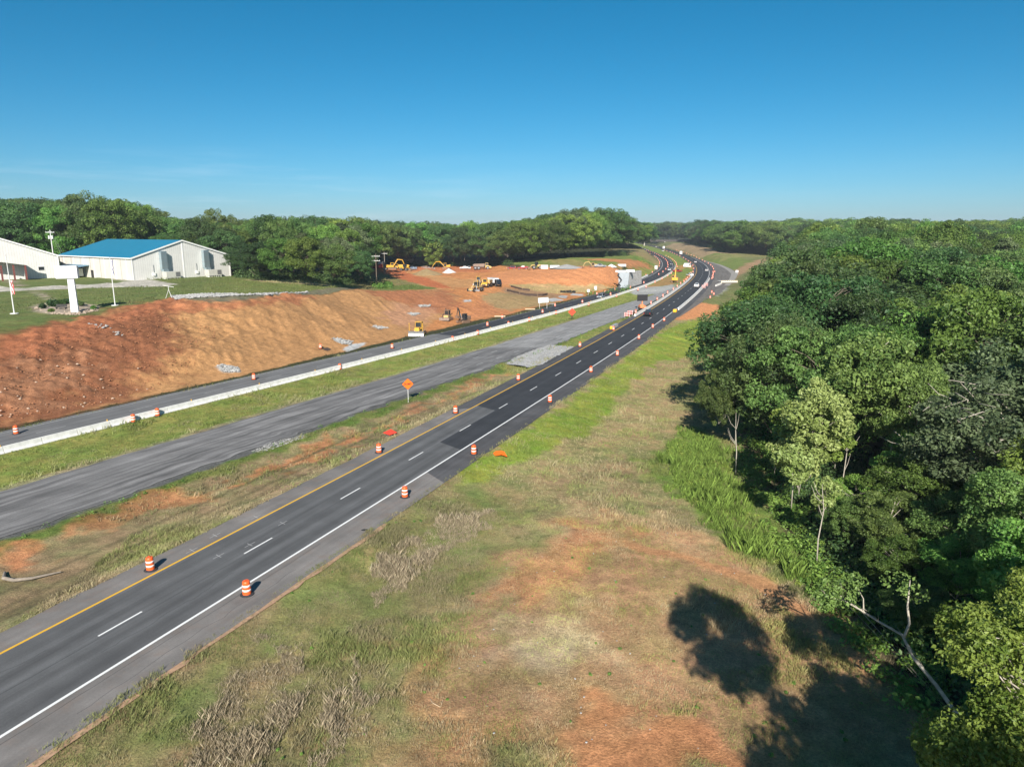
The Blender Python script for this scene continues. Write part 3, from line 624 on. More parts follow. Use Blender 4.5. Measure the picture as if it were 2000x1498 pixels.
def leaves_mesh(name, centres, radii, tints, per, size, m, rs, flat=.75, updir=.25, fill=.35):
    Cn = np.repeat(centres, per, 0); Rr = np.repeat(radii, per); Tt = np.repeat(tints, per); n = len(Cn)
    d = rs.normal(size=(n, 3)); d /= np.linalg.norm(d, axis=1)[:, None]; rad = rs.uniform(fill, 1, n)**(1/2.2)
    Pp = Cn+d*(Rr*rad)[:, None]*np.array([1, 1, flat])
    nr = d*.7+rs.normal(size=(n, 3))*.55+np.array([0, 0, updir]); nr /= np.linalg.norm(nr, axis=1)[:, None]
    a = np.cross(nr, rs.normal(size=(n, 3))); a /= np.linalg.norm(a, axis=1)[:, None]; b = np.cross(nr, a)
    s = size*np.clip(rs.lognormal(-.08, .38, n), .4, 2.0)[:, None]
    V = np.stack([Pp-a*s*.62, Pp-b*s*.36+nr*s*.08, Pp+a*s*.62, Pp+b*s*.36+nr*s*.08], 1).reshape(-1, 3)
    F = np.arange(4*n).reshape(n, 4); me = np_mesh(name, V, F, m)
    t = np.clip(Tt+rs.normal(size=n)*.22, 0, 1); set_col(me, 'tint', np.repeat(np.stack([t, t, t], 1), 4, 0)); return me
def make_tree(kind, seed, h, r, base, nclump, per, size, tr=.22, bark=None, cr=1.35, shape='round', lean=0.0, twigs=0):
    """trunk + limbs mesh and crown mesh; h height, r crown radius, base: height of the lowest foliage"""
    rs = np.random.RandomState(seed); mb = MB(); bark = bark or BARK
    hh = np.linspace(-.6, h*.86, 9); wob = np.cumsum(rs.normal(size=(9, 2))*.16, 0); wob -= wob[0]; wob[:, 0] += lean*(hh/h)**1.5
    tp = [Vector((wob[i, 0], wob[i, 1], hh[i])) for i in range(9)]
    mb.tube(tp, [tr*(1.25 if i == 0 else 1)*(1-.85*i/8)+.02 for i in range(9)], 8)
    cs = []; k = 0
    ch = (h-base)/2; cz = base+ch
    LB_ = []
    if shape == 'lobed':
        tries = 0
        while len(LB_) < 17 and tries < 3000:
            tries += 1; d = rs.normal(size=3); d /= np.linalg.norm(d); d[2] = d[2]*.75+.2; lr = r*rs.uniform(.24, .40)
            f = 1-.25*max(0, -d[2]); p = np.array([d[0]*(r-lr*.8)*f, d[1]*(r-lr*.8)*f, cz-.1*ch+d[2]*(ch-lr*.6)])
            if all(np.linalg.norm(p-q[0]) > (lr+q[1])*.62 for q in LB_): LB_.append((p, lr))
    while len(cs) < nclump and k < nclump*60:
        k += 1; d = rs.normal(size=3); d /= np.linalg.norm(d); q = rs.uniform(.45, 1)**.5
        if shape == 'lobed':
            lb = LB_[rs.randint(len(LB_))]; d[2] = abs(d[2]) if rs.uniform() < .8 else d[2]; p = lb[0]+d*lb[1]*np.array([1, 1, .85])
        elif shape == 'round':
            rr = r*(1.0 if d[2] > -.2 else .85); p = np.array([d[0]*rr*q, d[1]*rr*q, cz+d[2]*ch*q])
        elif shape == 'column':
            z = rs.uniform(base, h); f = math.sin(math.pi*min(1, max(.08, (h-z)/(h-base)))**.8)**.6; p = np.array([d[0]*r*f*q, d[1]*r*f*q, z])
        else:   # pine: sparse top heavy whorls
            z = base+(h-base)*rs.uniform(0, 1)**.8; f = 1-.75*((z-base)/(h-base))**2; p = np.array([d[0]*r*f, d[1]*r*f, z])
        p[0] += np.interp(p[2], hh, wob[:, 0]); p[1] += np.interp(p[2], hh, wob[:, 1])
        if all(np.linalg.norm((p-c)*[1, 1, 1.15]) > cr*.62 for c in cs): cs.append(p)
    cs = np.array(cs); rad = cr*rs.uniform(.6, 1.25, len(cs)); tn = np.clip(rs.normal(.5, .2, len(cs)), .05, .95)
    sel = rs.permutation(len(cs))[:min(len(cs), 34)]
    for i in sel:
        c = Vector(cs[i]); zz = max(base*.6, min(h*.84, c.z-.55*math.hypot(c.x, c.y)-rs.uniform(0, 1)))
        a = Vector((np.interp(zz, hh, wob[:, 0]), np.interp(zz, hh, wob[:, 1]), zz)); mid = a.lerp(c, .5)+Vector((rs.normal()*.25, rs.normal()*.25, .3+rs.uniform(0, .4)))
        w0 = tr*.38*(1-zz/h*.6); k0 = len(mb.v); mb.tube([a, mid, a.lerp(c, .98)], [w0, w0*.55, .02], 5); mb.f.append((8*min(8, max(0, int(np.searchsorted(hh, zz)))), k0, k0+1))
    for i in range(twigs):
        c = Vector(cs[rs.randint(len(cs))]); dd = Vector(rs.normal(size=3)); dd.z = abs(dd.z)*.5; dd.normalize(); l_ = rs.uniform(1.2, 2.6); k0 = len(mb.v); mb.tube([c, c+dd*l_*.5+Vector(rs.normal(size=3)*.25), c+dd*l_], [.04, .028, .012], 4); mb.f.append((0, k0, k0+1))
    trunk = bpy.data.meshes.new('trunk'); trunk.from_pydata(mb.v, [], mb.f); trunk.materials.append(bark); trunk.polygons.foreach_set('use_smooth', [True]*len(trunk.polygons)); trunk.update()
    crown = leaves_mesh('crown', cs, rad, tn, per, size, LM[kind], rs, .8 if shape != 'pine' else .45)
    return trunk, crown
TV = {}
TV['oak'] = [make_tree('oak', 11+i, 17, 7.2, 2.6, 165, 190, .23, .34, cr=1.15, shape='lobed') for i in range(3)]
TV['green'] = [make_tree('green', 21+i, 16.5, 5.8, 2.2, 140, 190, .23, .28, cr=1.1, shape='lobed') for i in range(3)]
TV['dark'] = [make_tree('dark', 31+i, 17, 6.4, 2.4, 150, 190, .22, .3, cr=1.15, shape='lobed') for i in range(2)]
TV['grey'] = [make_tree('grey', 41, 16, 5.6, 3.4, 120, 180, .22, .25, BARKP, cr=1.1, shape='lobed')]
TV['tall'] = [make_tree('green', 51, 19, 4.2, 4.5, 95, 200, .25, .22, BARKP, 1.2, 'lobed'), make_tree('oak', 52, 19, 4.4, 5, 95, 200, .25, .22, BARK, 1.2, 'lobed')]
TV['pine'] = [make_tree('pine', 61, 20, 3.4, 9.5, 55, 150, .30, .2, BARKP, 1.1, 'pine')]
# close-up versions with small leaves
TV['near_green'] = [make_tree('green', 71, 15, 4.8, 3.0, 150, 300, .18, .2, BARKP, .95, 'lobed')]
TV['near_oak'] = [make_tree('oak', 72, 16, 5.6, 3.6, 180, 280, .18, .26, BARKP, 1.0, 'lobed'), make_tree('oak', 76, 16, 5.6, 3.6, 180, 280, .18, .26, BARKP, 1.0, 'lobed')]
TV['near_grey'] = [make_tree('grey', 73, 14, 5.0, 3.0, 130, 230, .18, .2, BARKP, .95, 'lobed', twigs=60)]
TV['near_thin'] = [make_tree('pale', 74, 8, 1.1, 5.6, 12, 150, .19, .09, BARKP, .6, 'column', .7), make_tree('yellow', 75, 9.5, 1.3, 6.6, 14, 150, .19, .1, BARKP, .6, 'column', -.5)]
TREES = 0
def put_tree(kind, x, y, s, label, group, v=None, name='broadleaf_tree', sx=1.0, z=None, rz=None, cat='tree'):
    global TREES
    vs = TV[kind]; tk, cw = vs[(TREES if v is None else v) % len(vs)]; TREES += 1
    e = empty(name, (x, y, (hgt(x, y) if z is None else z)-.1), random.uniform(0, 6.28) if rz is None else rz, label, cat, group); e.scale = (s*sx, s*sx, s)
    for nm, me in (('trunk', tk), ('crown', cw)):
        o = bpy.data.objects.new(nm, me); COL.objects.link(o); o.parent = e
    return e
def right_edge(y): return np.interp(y, [0, 29, 46, 66, 110, 150, 182, 226, 300, 420, 520, 620], [25, 23.5, 22.5, 25, 36, 51, 63, 84, 120, 170, 212, 250])
def ztop(D): return np.interp(D, [20, 50, 80, 120, 200, 400, 700, 1200], [13.5, 15.5, 17, 18.3, 20.3, 24.2, 27.5, 34])
def base_h(kind): return {'oak': 17, 'green': 16.5, 'dark': 17, 'grey': 16, 'tall': 19, 'pine': 20, 'near_green': 15, 'near_oak': 16, 'near_grey': 14, 'near_thin': 8.7}[kind]
cand = []
def fill(x0, x1, y0, y1, sp, test, zone):
    for i, y in enumerate(np.arange(y0, y1, sp*.87)):
        for x in np.arange(x0+(i % 2)*sp/2, x1, sp):
            a, b = x+random.uniform(-.33, .33)*sp, y+random.uniform(-.33, .33)*sp
            if test(a, b): cand.append((a, b, zone))
fov = lambda x, y, m=1.12: abs(x) < .735*m*y+9
fill(20, 190, 27, 220, 9.2, lambda x, y: x > right_edge(y)+1.0 and fov(x, y, 1.03), 'right')
fill(60, 620, 220, 640, 11, lambda x, y: x > right_edge(y)+2 and fov(x, y, 1.0) and not (x > 330+(y-500)*.2 and 470 < y < 600), 'rightfar')
fill(150, 900, 640, 1500, 15, lambda x, y: x > float(RX(y))+np.interp(y, [640, 700, 900, 1000, 1100, 1170, 1185], [30, 40, 36, 48, 60, 64, 22]) and fov(x, y, 1.0), 'far')
# left woods
def leftwood(x, y):
    if y < 230 or not fov(x, y, 1.0): return False
    u = 1000+1388*x/(y*math.cos(PITCH)+(CH-hgt(x, y))*math.sin(PITCH))
    lim = np.interp(u, [-60, 120, 270, 430, 470, 520, 640, 700, 715, 722, 790, 930, 980, 1000, 1100, 1190, 1225, 1240], [252, 262, 262, 250, 215, 206, 205, 232, 262, 400, 455, 452, 425, 400, 395, 400, 405, 1400])
    if y < lim: return False
    if x > float(LX(y))-np.interp(y, [380, 500, 700], [62, 42, 20]): return False
    if y > 470 and y > lim+130: return False
    if y > lim+150: return False
    return True
fill(-420, 220, 205, 640, 9.4, leftwood, 'left')
fill(-400, 230, 640, 1500, 15, lambda x, y: fov(x, y, 1) and x < float(LX(y))-18 and x > float(LX(y))-120, 'far')
def cdist(c): return math.hypot(c[0], c[1])
NAMED = []
def tdist(x, y, r): return any(math.hypot(x-a, y-b) < r for a, b in NAMED)

#@@TREES2
# trees that can be told apart
def named(kind, x, y, H, label, group=None, v=0, sx=1.0, name='broadleaf_tree', rz=0.5, z=None):
    NAMED.append((x, y)); return put_tree(kind, x, y, H/base_h(kind), label, group, v, name, sx, z, rz)
TV['pale'] = [make_tree('pale', 81, 14, 2.7, 6.0, 48, 300, .20, .13, BARKP, .9, 'column')]
TV['bright'] = [make_tree('yellow', 82, 15, 4.0, 2.5, 150, 420, .13, .2, BARKP, .85, 'lobed')]
TV['yellow'] = [make_tree('yellow', 83, 17, 5.6, 1.5, 100, 120, .42, .26)]
TV['small'] = [make_tree('dark', 84, 5, 1.7, 1.2, 22, 110, .2, .08, BARKD, .6)]
base_h_ = base_h
def base_h(k): return {'high': 24, 'high2': 20, 'pale': 14, 'bright': 15, 'yellow': 17, 'small': 5}.get(k) or base_h_(k)
named('pale', 25.6, 59.5, 14.0, 'tall slender tree with pale yellow-green crown at the edge of the right wood')
for q, (u, v, H, l) in enumerate([(1502, 1012, 8.2, 'thin leaning tree with pale forked stem at the left end of the white stems'), (1527, 985, 9.4, 'thin pale tree with loose yellowish crown left of the pale yellow-green tree'), (1560, 1075, 10.0, 'thin white-stemmed tree in the middle of the white stems'), (1612, 1035, 9.2, 'thin tree with white stem under the right side of the pale crown'), (1578, 1100, 8.0, 'shortest white-stemmed tree, nearest in the group of white stems')]):
    x, y, z = at(u, v); named('near_thin', x, y, H, l, v=q, rz=q*1.4)
for q, (u, v, H) in enumerate([(1545,1000,8), (1595,1110,7), (1640,1010,9), (1437,925,7), (1725,1010,9)]):
    x, y, z = at(u, v); e = empty('bare_sapling', (x, y, z), q, 'thin bare pale stem in the dark gap at the wood edge', 'sapling', 'bare stems in the dark gap of the wood'); mb = MB(); lx0 = random.uniform(-.8, .8)
    mb.tube([(0, 0, -.3), (lx0*.2, .1, H*.35), (lx0*.7, -.1, H*.7), (lx0, .2, H)], [.065, .055, .04, .012], 6)
    for k in range(4):
        z0 = H*random.uniform(.45, .85); a_ = random.uniform(0, 6.28); k0 = len(mb.v); mb.tube([(lx0*.6, 0, z0), (lx0*.6+math.cos(a_)*.6, math.sin(a_)*.6, z0+.6), (lx0*.6+math.cos(a_)*1.0, math.sin(a_)*1.0, z0+1.5)], [.035, .025, .008], 4); mb.f.append((12, k0, k0+1))
    mb.build('stem', BARKP, e, True)
# thick pale trunk
TV['thick'] = [make_tree('oak', 85, 18, 4.6, 10.5, 90, 230, .27, .42, BARKP, 1.2)]
x, y, z = at(1662, 975); NAMED.append((x, y)); put_tree('thick', x, y, .93, 'tall tree with thick bare pale trunk beside the pale yellow-green tree', None, 0)
named('dark', 30.5, 81, 17.5, 'tall dark tree casting its shadow on the grass at the wood edge', v=0, sx=.95)
for q, (x_, y_, H_) in enumerate([(29.5, 52, 7), (33.5, 56, 9), (27.5, 47, 5.5), (33, 49, 8), (36.5, 59, 10), (29.5, 57.5, 6), (26.2, 42, 4.5), (30.5, 44.5, 6.5), (37.5, 51, 9), (27.8, 54, 5.5)]):
    named('near_green' if q % 3 else 'near_oak', x_, y_, H_, 'low leafy understorey tree in the shaded gap of the right wood', 'understorey trees in the shaded gap', v=q, sx=1.25, rz=q*.9)
named('near_oak', 25.0, 83, 10.5, 'small dark leafy tree standing in front of the wood at the shadow on the grass', sx=.7)
named('dark', 32.5, 93, 18.5, 'large dark tree at the left corner of the right wood, overhanging the dry grass', v=0, sx=1.25)
named('green', 38.5, 112, 18.0, 'fresh green tree at the left edge of the right wood nearest the orange dirt', v=0, sx=1.1)
named('oak', 33.0, 74, 17.5, 'mid green tree standing directly behind the pale yellow-green tree', v=1, sx=1.0)
named('dark', 52, 108, 21.5, 'widest grey-green domed tree in the middle of the right wood', v=1, sx=1.5)
named('green', 41.5, 78, 17.0, 'light green leafy tree right of the thick bare trunk', v=1, sx=1.1)
named('oak', 58, 150, 19.5, 'dark brownish domed tree behind the middle of the right wood', v=2, sx=1.15)
named('near_grey', 38.0, 54, 16.0, 'green tree with tangled bare pale twigs at the right edge of the photo', sx=1.15)
named('near_oak', 33.5, 42.5, 12.5, 'shaded deep green tree behind the leaning white trunk', sx=1.0, rz=2.2)
named('near_oak', 38.5, 65, 15.0, 'leafy tree behind and right of the thick bare trunk', sx=.85, v=1)
named('bright', 18.9, 23.0, 13.0, 'bright yellow-green tree in the lower right corner', rz=0.3)
named('bright', 25.5, 28.5, 13.0, 'bright green tree behind the tree of the lower right corner', rz=2.3)
named('near_green', 30.0, 35.0, 12.5, 'deep green leafy tree right of the leaning white trunk', rz=1.3)
TV['high2'] = [make_tree('oak', 92, 20, 4.3, 9.5, 90, 210, .22, .28, BARKP, 1.05, 'lobed')]
TV['high'] = [make_tree('oak', 91, 24, 3.3, 16, 90, 260, .2, .3, BARKP, .95, 'lobed')]
for q, (x_, y_, H_, k_) in enumerate([(10.5, 7.6, 24, 'high'), (22.5, 9.0, 17.5, 'near_oak'), (19.5, -1.0, 20, 'near_oak'), (25.5, 14.5, 16, 'near_green'), (23.5, 2.5, 18, 'near_oak'), (28.0, 19.5, 14, 'near_green'), (12.4, 3.6, 20, 'high2'), (16.2, 5.0, 18.5, 'high2'), (14.0, -1, 21, 'high2'), (17.4, 1.5, 19, 'high2'), (12.0, -3, 20, 'high2')]):
    named(k_, x_, y_, H_, 'tree out of view whose shadow falls on the bare ground', 'trees beside the viewpoint', v=q, rz=q*1.1, sx=.85)
# leaning white trunk reaching out over the slope
e = empty('leaning_tree', (24.1, 31.6, hgt(24.1, 31.6)-.1), 0, 'leaning tree with crooked white trunk and leaves only at its tip', 'tree')
mb = MB(); pts = [(0, 0, -.3), (-.6, .9, 1.2), (-1.5, 2.0, 2.6), (-2.3, 3.0, 3.6), (-2.7, 3.6, 4.6), (-3.7, 4.3, 5.0), (-4.6, 4.7, 5.5), (-5.4, 5.0, 5.9), (-6.3, 5.2, 6.0)]
mb.tube(pts, [.13, .12, .105, .09, .08, .065, .05, .035, .015], 8); mb.tube([(-2.65, 3.5, 4.5), (-2.2, 3.9, 5.1), (-2.3, 4.1, 6.0), (-2.1, 4.5, 7.4)], [.08, .075, .06, .02], 6); mb.tube([(-4.4, 4.6, 5.3), (-4.3, 5.0, 6.0), (-4.6, 5.3, 6.6)], [.05, .03, .01], 5)
for k in range(14):
    q_ = Vector(pts[random.randint(3, 8)]); d_ = Vector((random.uniform(-1, .6), random.uniform(-.6, 1), random.uniform(0, .9))); l_ = random.uniform(.5, 1.5); k0 = len(mb.v); mb.tube([q_, q_+d_*l_*.5+Vector((0, 0, .1)), q_+d_*l_], [.022, .014, .006], 4); mb.f.append((10, k0, k0+1))
mb.build('trunk', BARKP, e, True)
rs = np.random.RandomState(5); cc = np.array([(-6.3, 5.2, 6.1), (-5.8, 5.6, 6.4), (-5.2, 5.2, 6.5), (-6.7, 4.8, 5.9), (-4.6, 5.5, 6.9), (-1.6, 4.9, 6.4), (-2.6, 4.7, 7.2), (-5.6, 4.7, 6.2)])
me = leaves_mesh('crown', cc, np.array([.9, .85, .8, .75, .7, .9, 1.1, .8]), np.full(8, .7), 190, .14, LM['oak'], rs, .55); o = bpy.data.objects.new('crown', me); COL.objects.link(o); o.parent = e
NAMED.append((20, 36))
# left side
x, y, z = at(845, 524); named('yellow', x, y+6, 20, 'round yellow-green tree at the back edge of the dirt yard', sx=1.1)
x, y, z = at(752, 512); named('green', x, 405, 25, 'rounded fresh green tree behind the red truck', v=0, sx=1.3)
x, y, z = at(700, 545); named('grey', -57, 236, 15.5, 'grey-green tree with bare twigs at the right end of the near thicket', v=0, sx=.95)
named('dark', -158, 268, 29, 'tallest dark tree on the skyline behind the blue-roofed warehouse', v=1, sx=.9)
named('green', -145, 262, 27.5, 'tall light green tree rising above the blue roof', v=0, sx=1.0)
named('oak', -205, 272, 29, 'broad dark tree on the skyline at the far left', v=1, sx=1.1)
named('oak', -134, 330, 27, 'domed tree standing above the skyline right of the white warehouse', v=0, sx=.8)
named('tall', -27, 470, 31, 'lone spiky tree rising above the skyline behind the dump truck', v=0, sx=1.0)
x, y, z = at(92, 541); named('small', x, y, 5.2, 'small dark shrub-like tree in front of the left white building', name='ornamental_tree')
for q, (u, D_, H, k, l) in enumerate([(500, 214, 12, 'dark', 'low dark tree at the left end of the near thicket'), (545, 212, 13.5, 'green', 'rounded fresh green tree in the near thicket, left of its middle'), (600, 208, 14.5, 'green', 'largest fresh green domed tree in the middle of the near thicket'), (650, 212, 13, 'oak', 'mid green tree in the right half of the near thicket')]):
    named(k, (u-1000)/1388*(D_*.977+3.4), D_, H, l, v=q, sx=1.15, rz=q)
# bare dead tree by the hill
e = empty('dead_tree', (*at(1027, 506)[:2], at(1027, 506)[2]), 0, 'bare dead pale tree in front of the dark woods', 'tree')
mb = MB(); mb.tube([(0, 0, -1), (.2, 0, 7), (0, 0, 13), (.4, 0, 18)], [.4, .32, .22, .06], 6)
for k in range(12):
    z0 = random.uniform(6, 16); an = random.uniform(0, 6.28); l = (20-z0)*.35; mb.tube([(0.1, 0, z0), (math.cos(an)*l*.6, math.sin(an)*l*.6, z0+l*.9), (math.cos(an)*l, math.sin(an)*l, z0+l*1.7)], [.12, .08, .02], 5)
mb.build('trunk', BARKP, e, True)
cand = [c for c in cand if not tdist(c[0], c[1], 5.5)]
cand = [c for c in cand if not (34 < c[1] < 64 and c[0] < .60*c[1]+3) and not (c[1] < 34 and c[0] < .76*c[1]+5)]
cand.sort(key=cdist)
NIND = 245
LBL = {'right': ('right wood beside the dry slope', 'trees of the right-hand wood'), 'rightfar': ('far part of the right wood', 'trees farther back in the right-hand wood'), 'left': ('left wood behind the buildings and dirt yard', 'trees of the left-hand wood'), 'far': ('far woods', 'far trees')}
KADJ = {'oak': 'mid green rounded', 'green': 'fresh green', 'dark': 'dark green', 'grey': 'grey-green', 'tall': 'slender tall', 'pine': 'tall pine-like', 'near_green': 'fresh green leafy', 'near_oak': 'mid green leafy', 'near_grey': 'grey-green leafy', 'near_thin': 'thin-stemmed'}
def pick(zone, x, y):
    D = math.hypot(x, y); n = float(fbm(np.array([x/28.]), np.array([y/28.]), 77, 2)[0]); r_ = random.random()
    if zone == 'right' and D < 62: return random.choices(['near_oak', 'near_green', 'near_grey', 'near_thin'], [4, 4, 2, 1.5])[0]
    w_ = [4, 4*(.4+1.2*n), 4*(1.3-n), 1.4, 2.0, .5] if zone != 'left' else [4, 3.2*(.4+1.2*n), 4.5*(1.4-n), .5, 1.5, .3]
    return random.choices(['oak', 'green', 'dark', 'grey', 'tall', 'pine'], w_)[0]
def height_of(zone, x, y):
    g = hgt(x, y); D = y
    if zone in ('right', 'rightfar', 'far'):
        t = float(ztop(D)); 
        e_ = x-float(right_edge(y)); 
        if zone == 'right' and e_ < 5: t -= random.uniform(0, 5)
        t += random.gauss(-.3, 2.1) if zone == 'right' else random.gauss(-.5, 3.2)+(4 if random.random() < .05 else 0)
        u = 1000+1388*x/(y*math.cos(PITCH)+(CH-18)*math.sin(PITCH))
        if zone != 'far' and u < 1560 and y < 300: t = min(t, CH-(np.interp(u, [1375, 1390, 1410, 1440, 1480, 1505, 1530, 1560], [650, 600, 566, 556, 546, 532, 505, 480])-450)*y/1388)
        if zone == 'far' and x < RX(y): t = float(np.interp(y, [600, 800, 1200], [30, 31, 30]))+random.gauss(0, 2)
        return max(8, t-g)
    u = 1000+1388*x/(y*math.cos(PITCH)+(CH-g)*math.sin(PITCH))
    vt = np.interp(u, [0, 60, 120, 180, 240, 300, 350, 450, 520, 600, 700, 800, 900, 960, 1040, 1100, 1150, 1200, 1225, 1240], [392, 388, 397, 405, 392, 418, 434, 437, 430, 428, 432, 437, 440, 438, 430, 418, 411, 414, 432, 446])
    top = CH+(450-vt)*y/1388
    front = {}
    if u > 455 and u < 715 and y < 262: top = CH+(450-np.interp(u, [455, 500, 560, 640, 715], [478, 490, 462, 465, 480]))*y/1388+random.uniform(-1.5, 1.5)
    elif u < 330 and y < 300: top -= random.uniform(-1.5, 5)
    else: top -= random.uniform(-2.6, 4.5)
    return min(max(9, top-g), 34)
far_pts = {k: [] for k in ('oak', 'green', 'dark', 'grey', 'tall')}
for i, (x, y, zone) in enumerate(cand):
    k = pick(zone, x, y); H = height_of(zone, x, y); s = H/base_h(k)
    if i < NIND:
        a_, g_ = LBL[zone]; sx = random.uniform(.9, 1.3)*(1.0 if zone == 'right' else 1/s**.4)
        put_tree(k, x, y, s, KADJ[k]+' tree in the '+a_, KADJ[k]+' '+g_, sx=sx, name='pine_tree' if k == 'pine' else 'broadleaf_tree')
    else:
        if k == 'pine': k = 'tall'
        far_pts[k].append((x, y, hgt(x, y)-.2, s, random.uniform(0, 6.28), random.uniform(.95, 1.25) if zone != 'far' else 1.5))
print('TREES', TREES, {k: len(v) for k, v in far_pts.items()})
def instanced(name, sources, pts, label, cat):
    """one object: woods too many to count, the trees set on points with geometry nodes"""
    for q, (tk, cw) in enumerate(sources): pass
    V = np.array([p[:3] for p in pts]); me = bpy.data.meshes.new(name); me.vertices.add(len(V)); me.vertices.foreach_set('co', V.astype(np.float32).ravel())
    for an, col_ in (('s', 3), ('rz', 4), ('sx', 5)):
        a_ = me.attributes.new(an, 'FLOAT', 'POINT'); a_.data.foreach_set('value', np.array([p[col_] for p in pts], dtype=np.float32))
    o = bpy.data.objects.new(name, me); COL.objects.link(o); tag(o, label, None, None, 'stuff')
    g = bpy.data.node_groups.new(name, 'GeometryNodeTree'); g.interface.new_socket('Geometry', in_out='INPUT', socket_type='NodeSocketGeometry'); g.interface.new_socket('Geometry', in_out='OUTPUT', socket_type='NodeSocketGeometry')
    gi = g.nodes.new('NodeGroupInput'); go = g.nodes.new('NodeGroupOutput'); jn = g.nodes.new('GeometryNodeJoinGeometry')
    def attr(n_):
        q = g.nodes.new('GeometryNodeInputNamedAttribute'); q.data_type = 'FLOAT'; q.inputs[0].default_value = n_; return q.outputs[0]
    ct = g.nodes.new('ShaderNodeCombineXYZ'); g.links.new(attr('rz'), ct.inputs[2])
    cs_ = g.nodes.new('ShaderNodeCombineXYZ'); mu = g.nodes.new('ShaderNodeMath'); mu.operation = 'MULTIPLY'; g.links.new(attr('s'), mu.inputs[0]); g.links.new(attr('sx'), mu.inputs[1])
    g.links.new(mu.outputs[0], cs_.inputs[0]); g.links.new(mu.outputs[0], cs_.inputs[1]); g.links.new(attr('s'), cs_.inputs[2])
    inst = g.nodes.new('GeometryNodeInstanceOnPoints'); g.links.new(gi.outputs[0], inst.inputs['Points']); g.links.new(ct.outputs[0], inst.inputs['Rotation']); g.links.new(cs_.outputs[0], inst.inputs['Scale'])
    jj = g.nodes.new('GeometryNodeJoinGeometry')
    for src in sources:
        for part in src:
            so_ = bpy.data.objects.new(part.name, part); oi = g.nodes.new('GeometryNodeObjectInfo'); oi.inputs[0].default_value = so_; oi.transform_space = 'ORIGINAL'; g.links.new(oi.outputs['Geometry'], jj.inputs[0])
    g.links.new(jj.outputs[0], inst.inputs['Instance']); g.links.new(inst.outputs[0], go.inputs[0])
    md = o.modifiers.new('woods', 'NODES'); md.node_group = g; return o
for k, pts in far_pts.items():
    if pts:
        v = min(1, len(TV[k])-1); h_ = len(pts)//2
        instanced('woods', [TV[k][0]], pts[:h_] if len(TV[k]) > 1 else pts, 'woods beyond the nearer trees', 'woods')
        if len(TV[k]) > 1: instanced('woods', [TV[k][1]], pts[h_:], 'woods beyond the nearer trees', 'woods')
# undergrowth and weeds: leafy ground cover nobody could count
def leafy(name, spots, size, m, per, label, flat=.8, seed=3):
    rs = np.random.RandomState(seed); c = np.array([(x, y, hgt(x, y)+r*.45) for x, y, r in spots]); r = np.array([q[2] for q in spots])
    me = leaves_mesh(name, c, r, rs.uniform(.1, .9, len(c)), per, size, m, rs, flat, .5, .2); o = bpy.data.objects.new(name, me); COL.objects.link(o); return tag(o, label, None, None, 'stuff')
sp1 = []
for y in np.arange(26, 110, .8):
    for k in range(4):
        x = float(right_edge(y))+random.gauss(1.5, 2.0); sp1.append((x, y+random.uniform(-.5, .5), random.uniform(.35, 1.0)))
sp1 += [(random.uniform(22, 60), random.uniform(24, 90), random.uniform(.5, 1.2)) for _ in range(420)]
sp0 = [q for q in [(random.uniform(24, 46), random.uniform(36, 78), random.uniform(.8, 2.0)) for _ in range(520)] if q[0] > right_edge(q[1])+2.2]
leafy('undergrowth', sp0, .2, LM['dark'], 130, 'dark leafy undergrowth in the shade under the right wood', 1.1, 14)
sp1 = [q for q in sp1 if q[0] > right_edge(q[1])-1.6]
leafy('undergrowth', sp1, .2, LM['green'], 90, 'low leafy undergrowth along the edge of the right wood', seed=4)
WEEDM = leaf_mat('weed_leaves', (.15, .24, .035), (.32, .42, .09), rnd=0)
sp2 = []
wp = px([(1290,895),(1310,865),(1355,840),(1400,870),(1450,960),(1500,1040),(1590,1150),(1550,1150),(1440,1070),(1370,1010),(1310,960)])
xs = [q[0] for q in wp]; ys = [q[1] for q in wp]
while len(sp2) < 1000:
    x, y = random.uniform(min(xs), max(xs)), random.uniform(min(ys), max(ys))
    if inpoly(np.array([x]), np.array([y]), wp)[0] and float(fbm(np.array([x/2.2]), np.array([y/2.2]), 55, 3)[0]) > .46: sp2.append((x, y, random.uniform(.10, .34)))
WEEDP = wp
leafy('weeds', sp2[::5], .12, WEEDM, 45, 'leafy bright green weeds in front of the wood', 1.3, 6)
sp3 = []
for y in np.arange(40, 205, 1.0):
    if random.random() < .6: sp3.append((float(CBX(y))+random.gauss(.5, .5), y, random.uniform(.12, .42)))
leafy('weeds', sp3, .1, LM['green'], 45, 'weeds along the broken edge of the closed road', 1.1, 8)
lw = []
for u in np.arange(455, 715, 3.2):
    v = np.interp(u, [455, 520, 600, 660, 715], [543, 546, 549, 556, 553]); x, y, z = at(u, v); lw.append((x+random.uniform(-1, 1), y+random.uniform(2, 6), random.uniform(.8, 2.4)))
for u in np.arange(770, 1000, 3.0):
    x, y, z = at(u, 520.5 if u < 950 else 518); lw.append((x, y+random.uniform(1, 5), random.uniform(1, 3)))
for u in np.arange(960, 1225, 2.2):
    x, y, z = at(u, np.interp(u, [960, 1000, 1050, 1225], [512, 508, 503, 501])); lw.append((x, y+random.uniform(0, 14), random.uniform(1.2, 4)))
for k_ in range(260):
    u = random.uniform(-20, 470); yy = random.uniform(244, 262); x = (u-1000)/1388*(yy*.977+3); lw.append((x, yy, random.uniform(1, 3.5)))
for k_ in range(160):
    yy = random.uniform(660, 1100); lw.append((float(RX(yy))+np.interp(yy, [640, 700, 900, 1000, 1100], [27, 37, 33, 45, 57])+random.uniform(0, 6), yy, random.uniform(1.5, 4)))
leafy('thicket', lw, .4, LM['dark'], 130, 'low dark thicket along the foot of the left wood', 1.1, 9)
fw = []
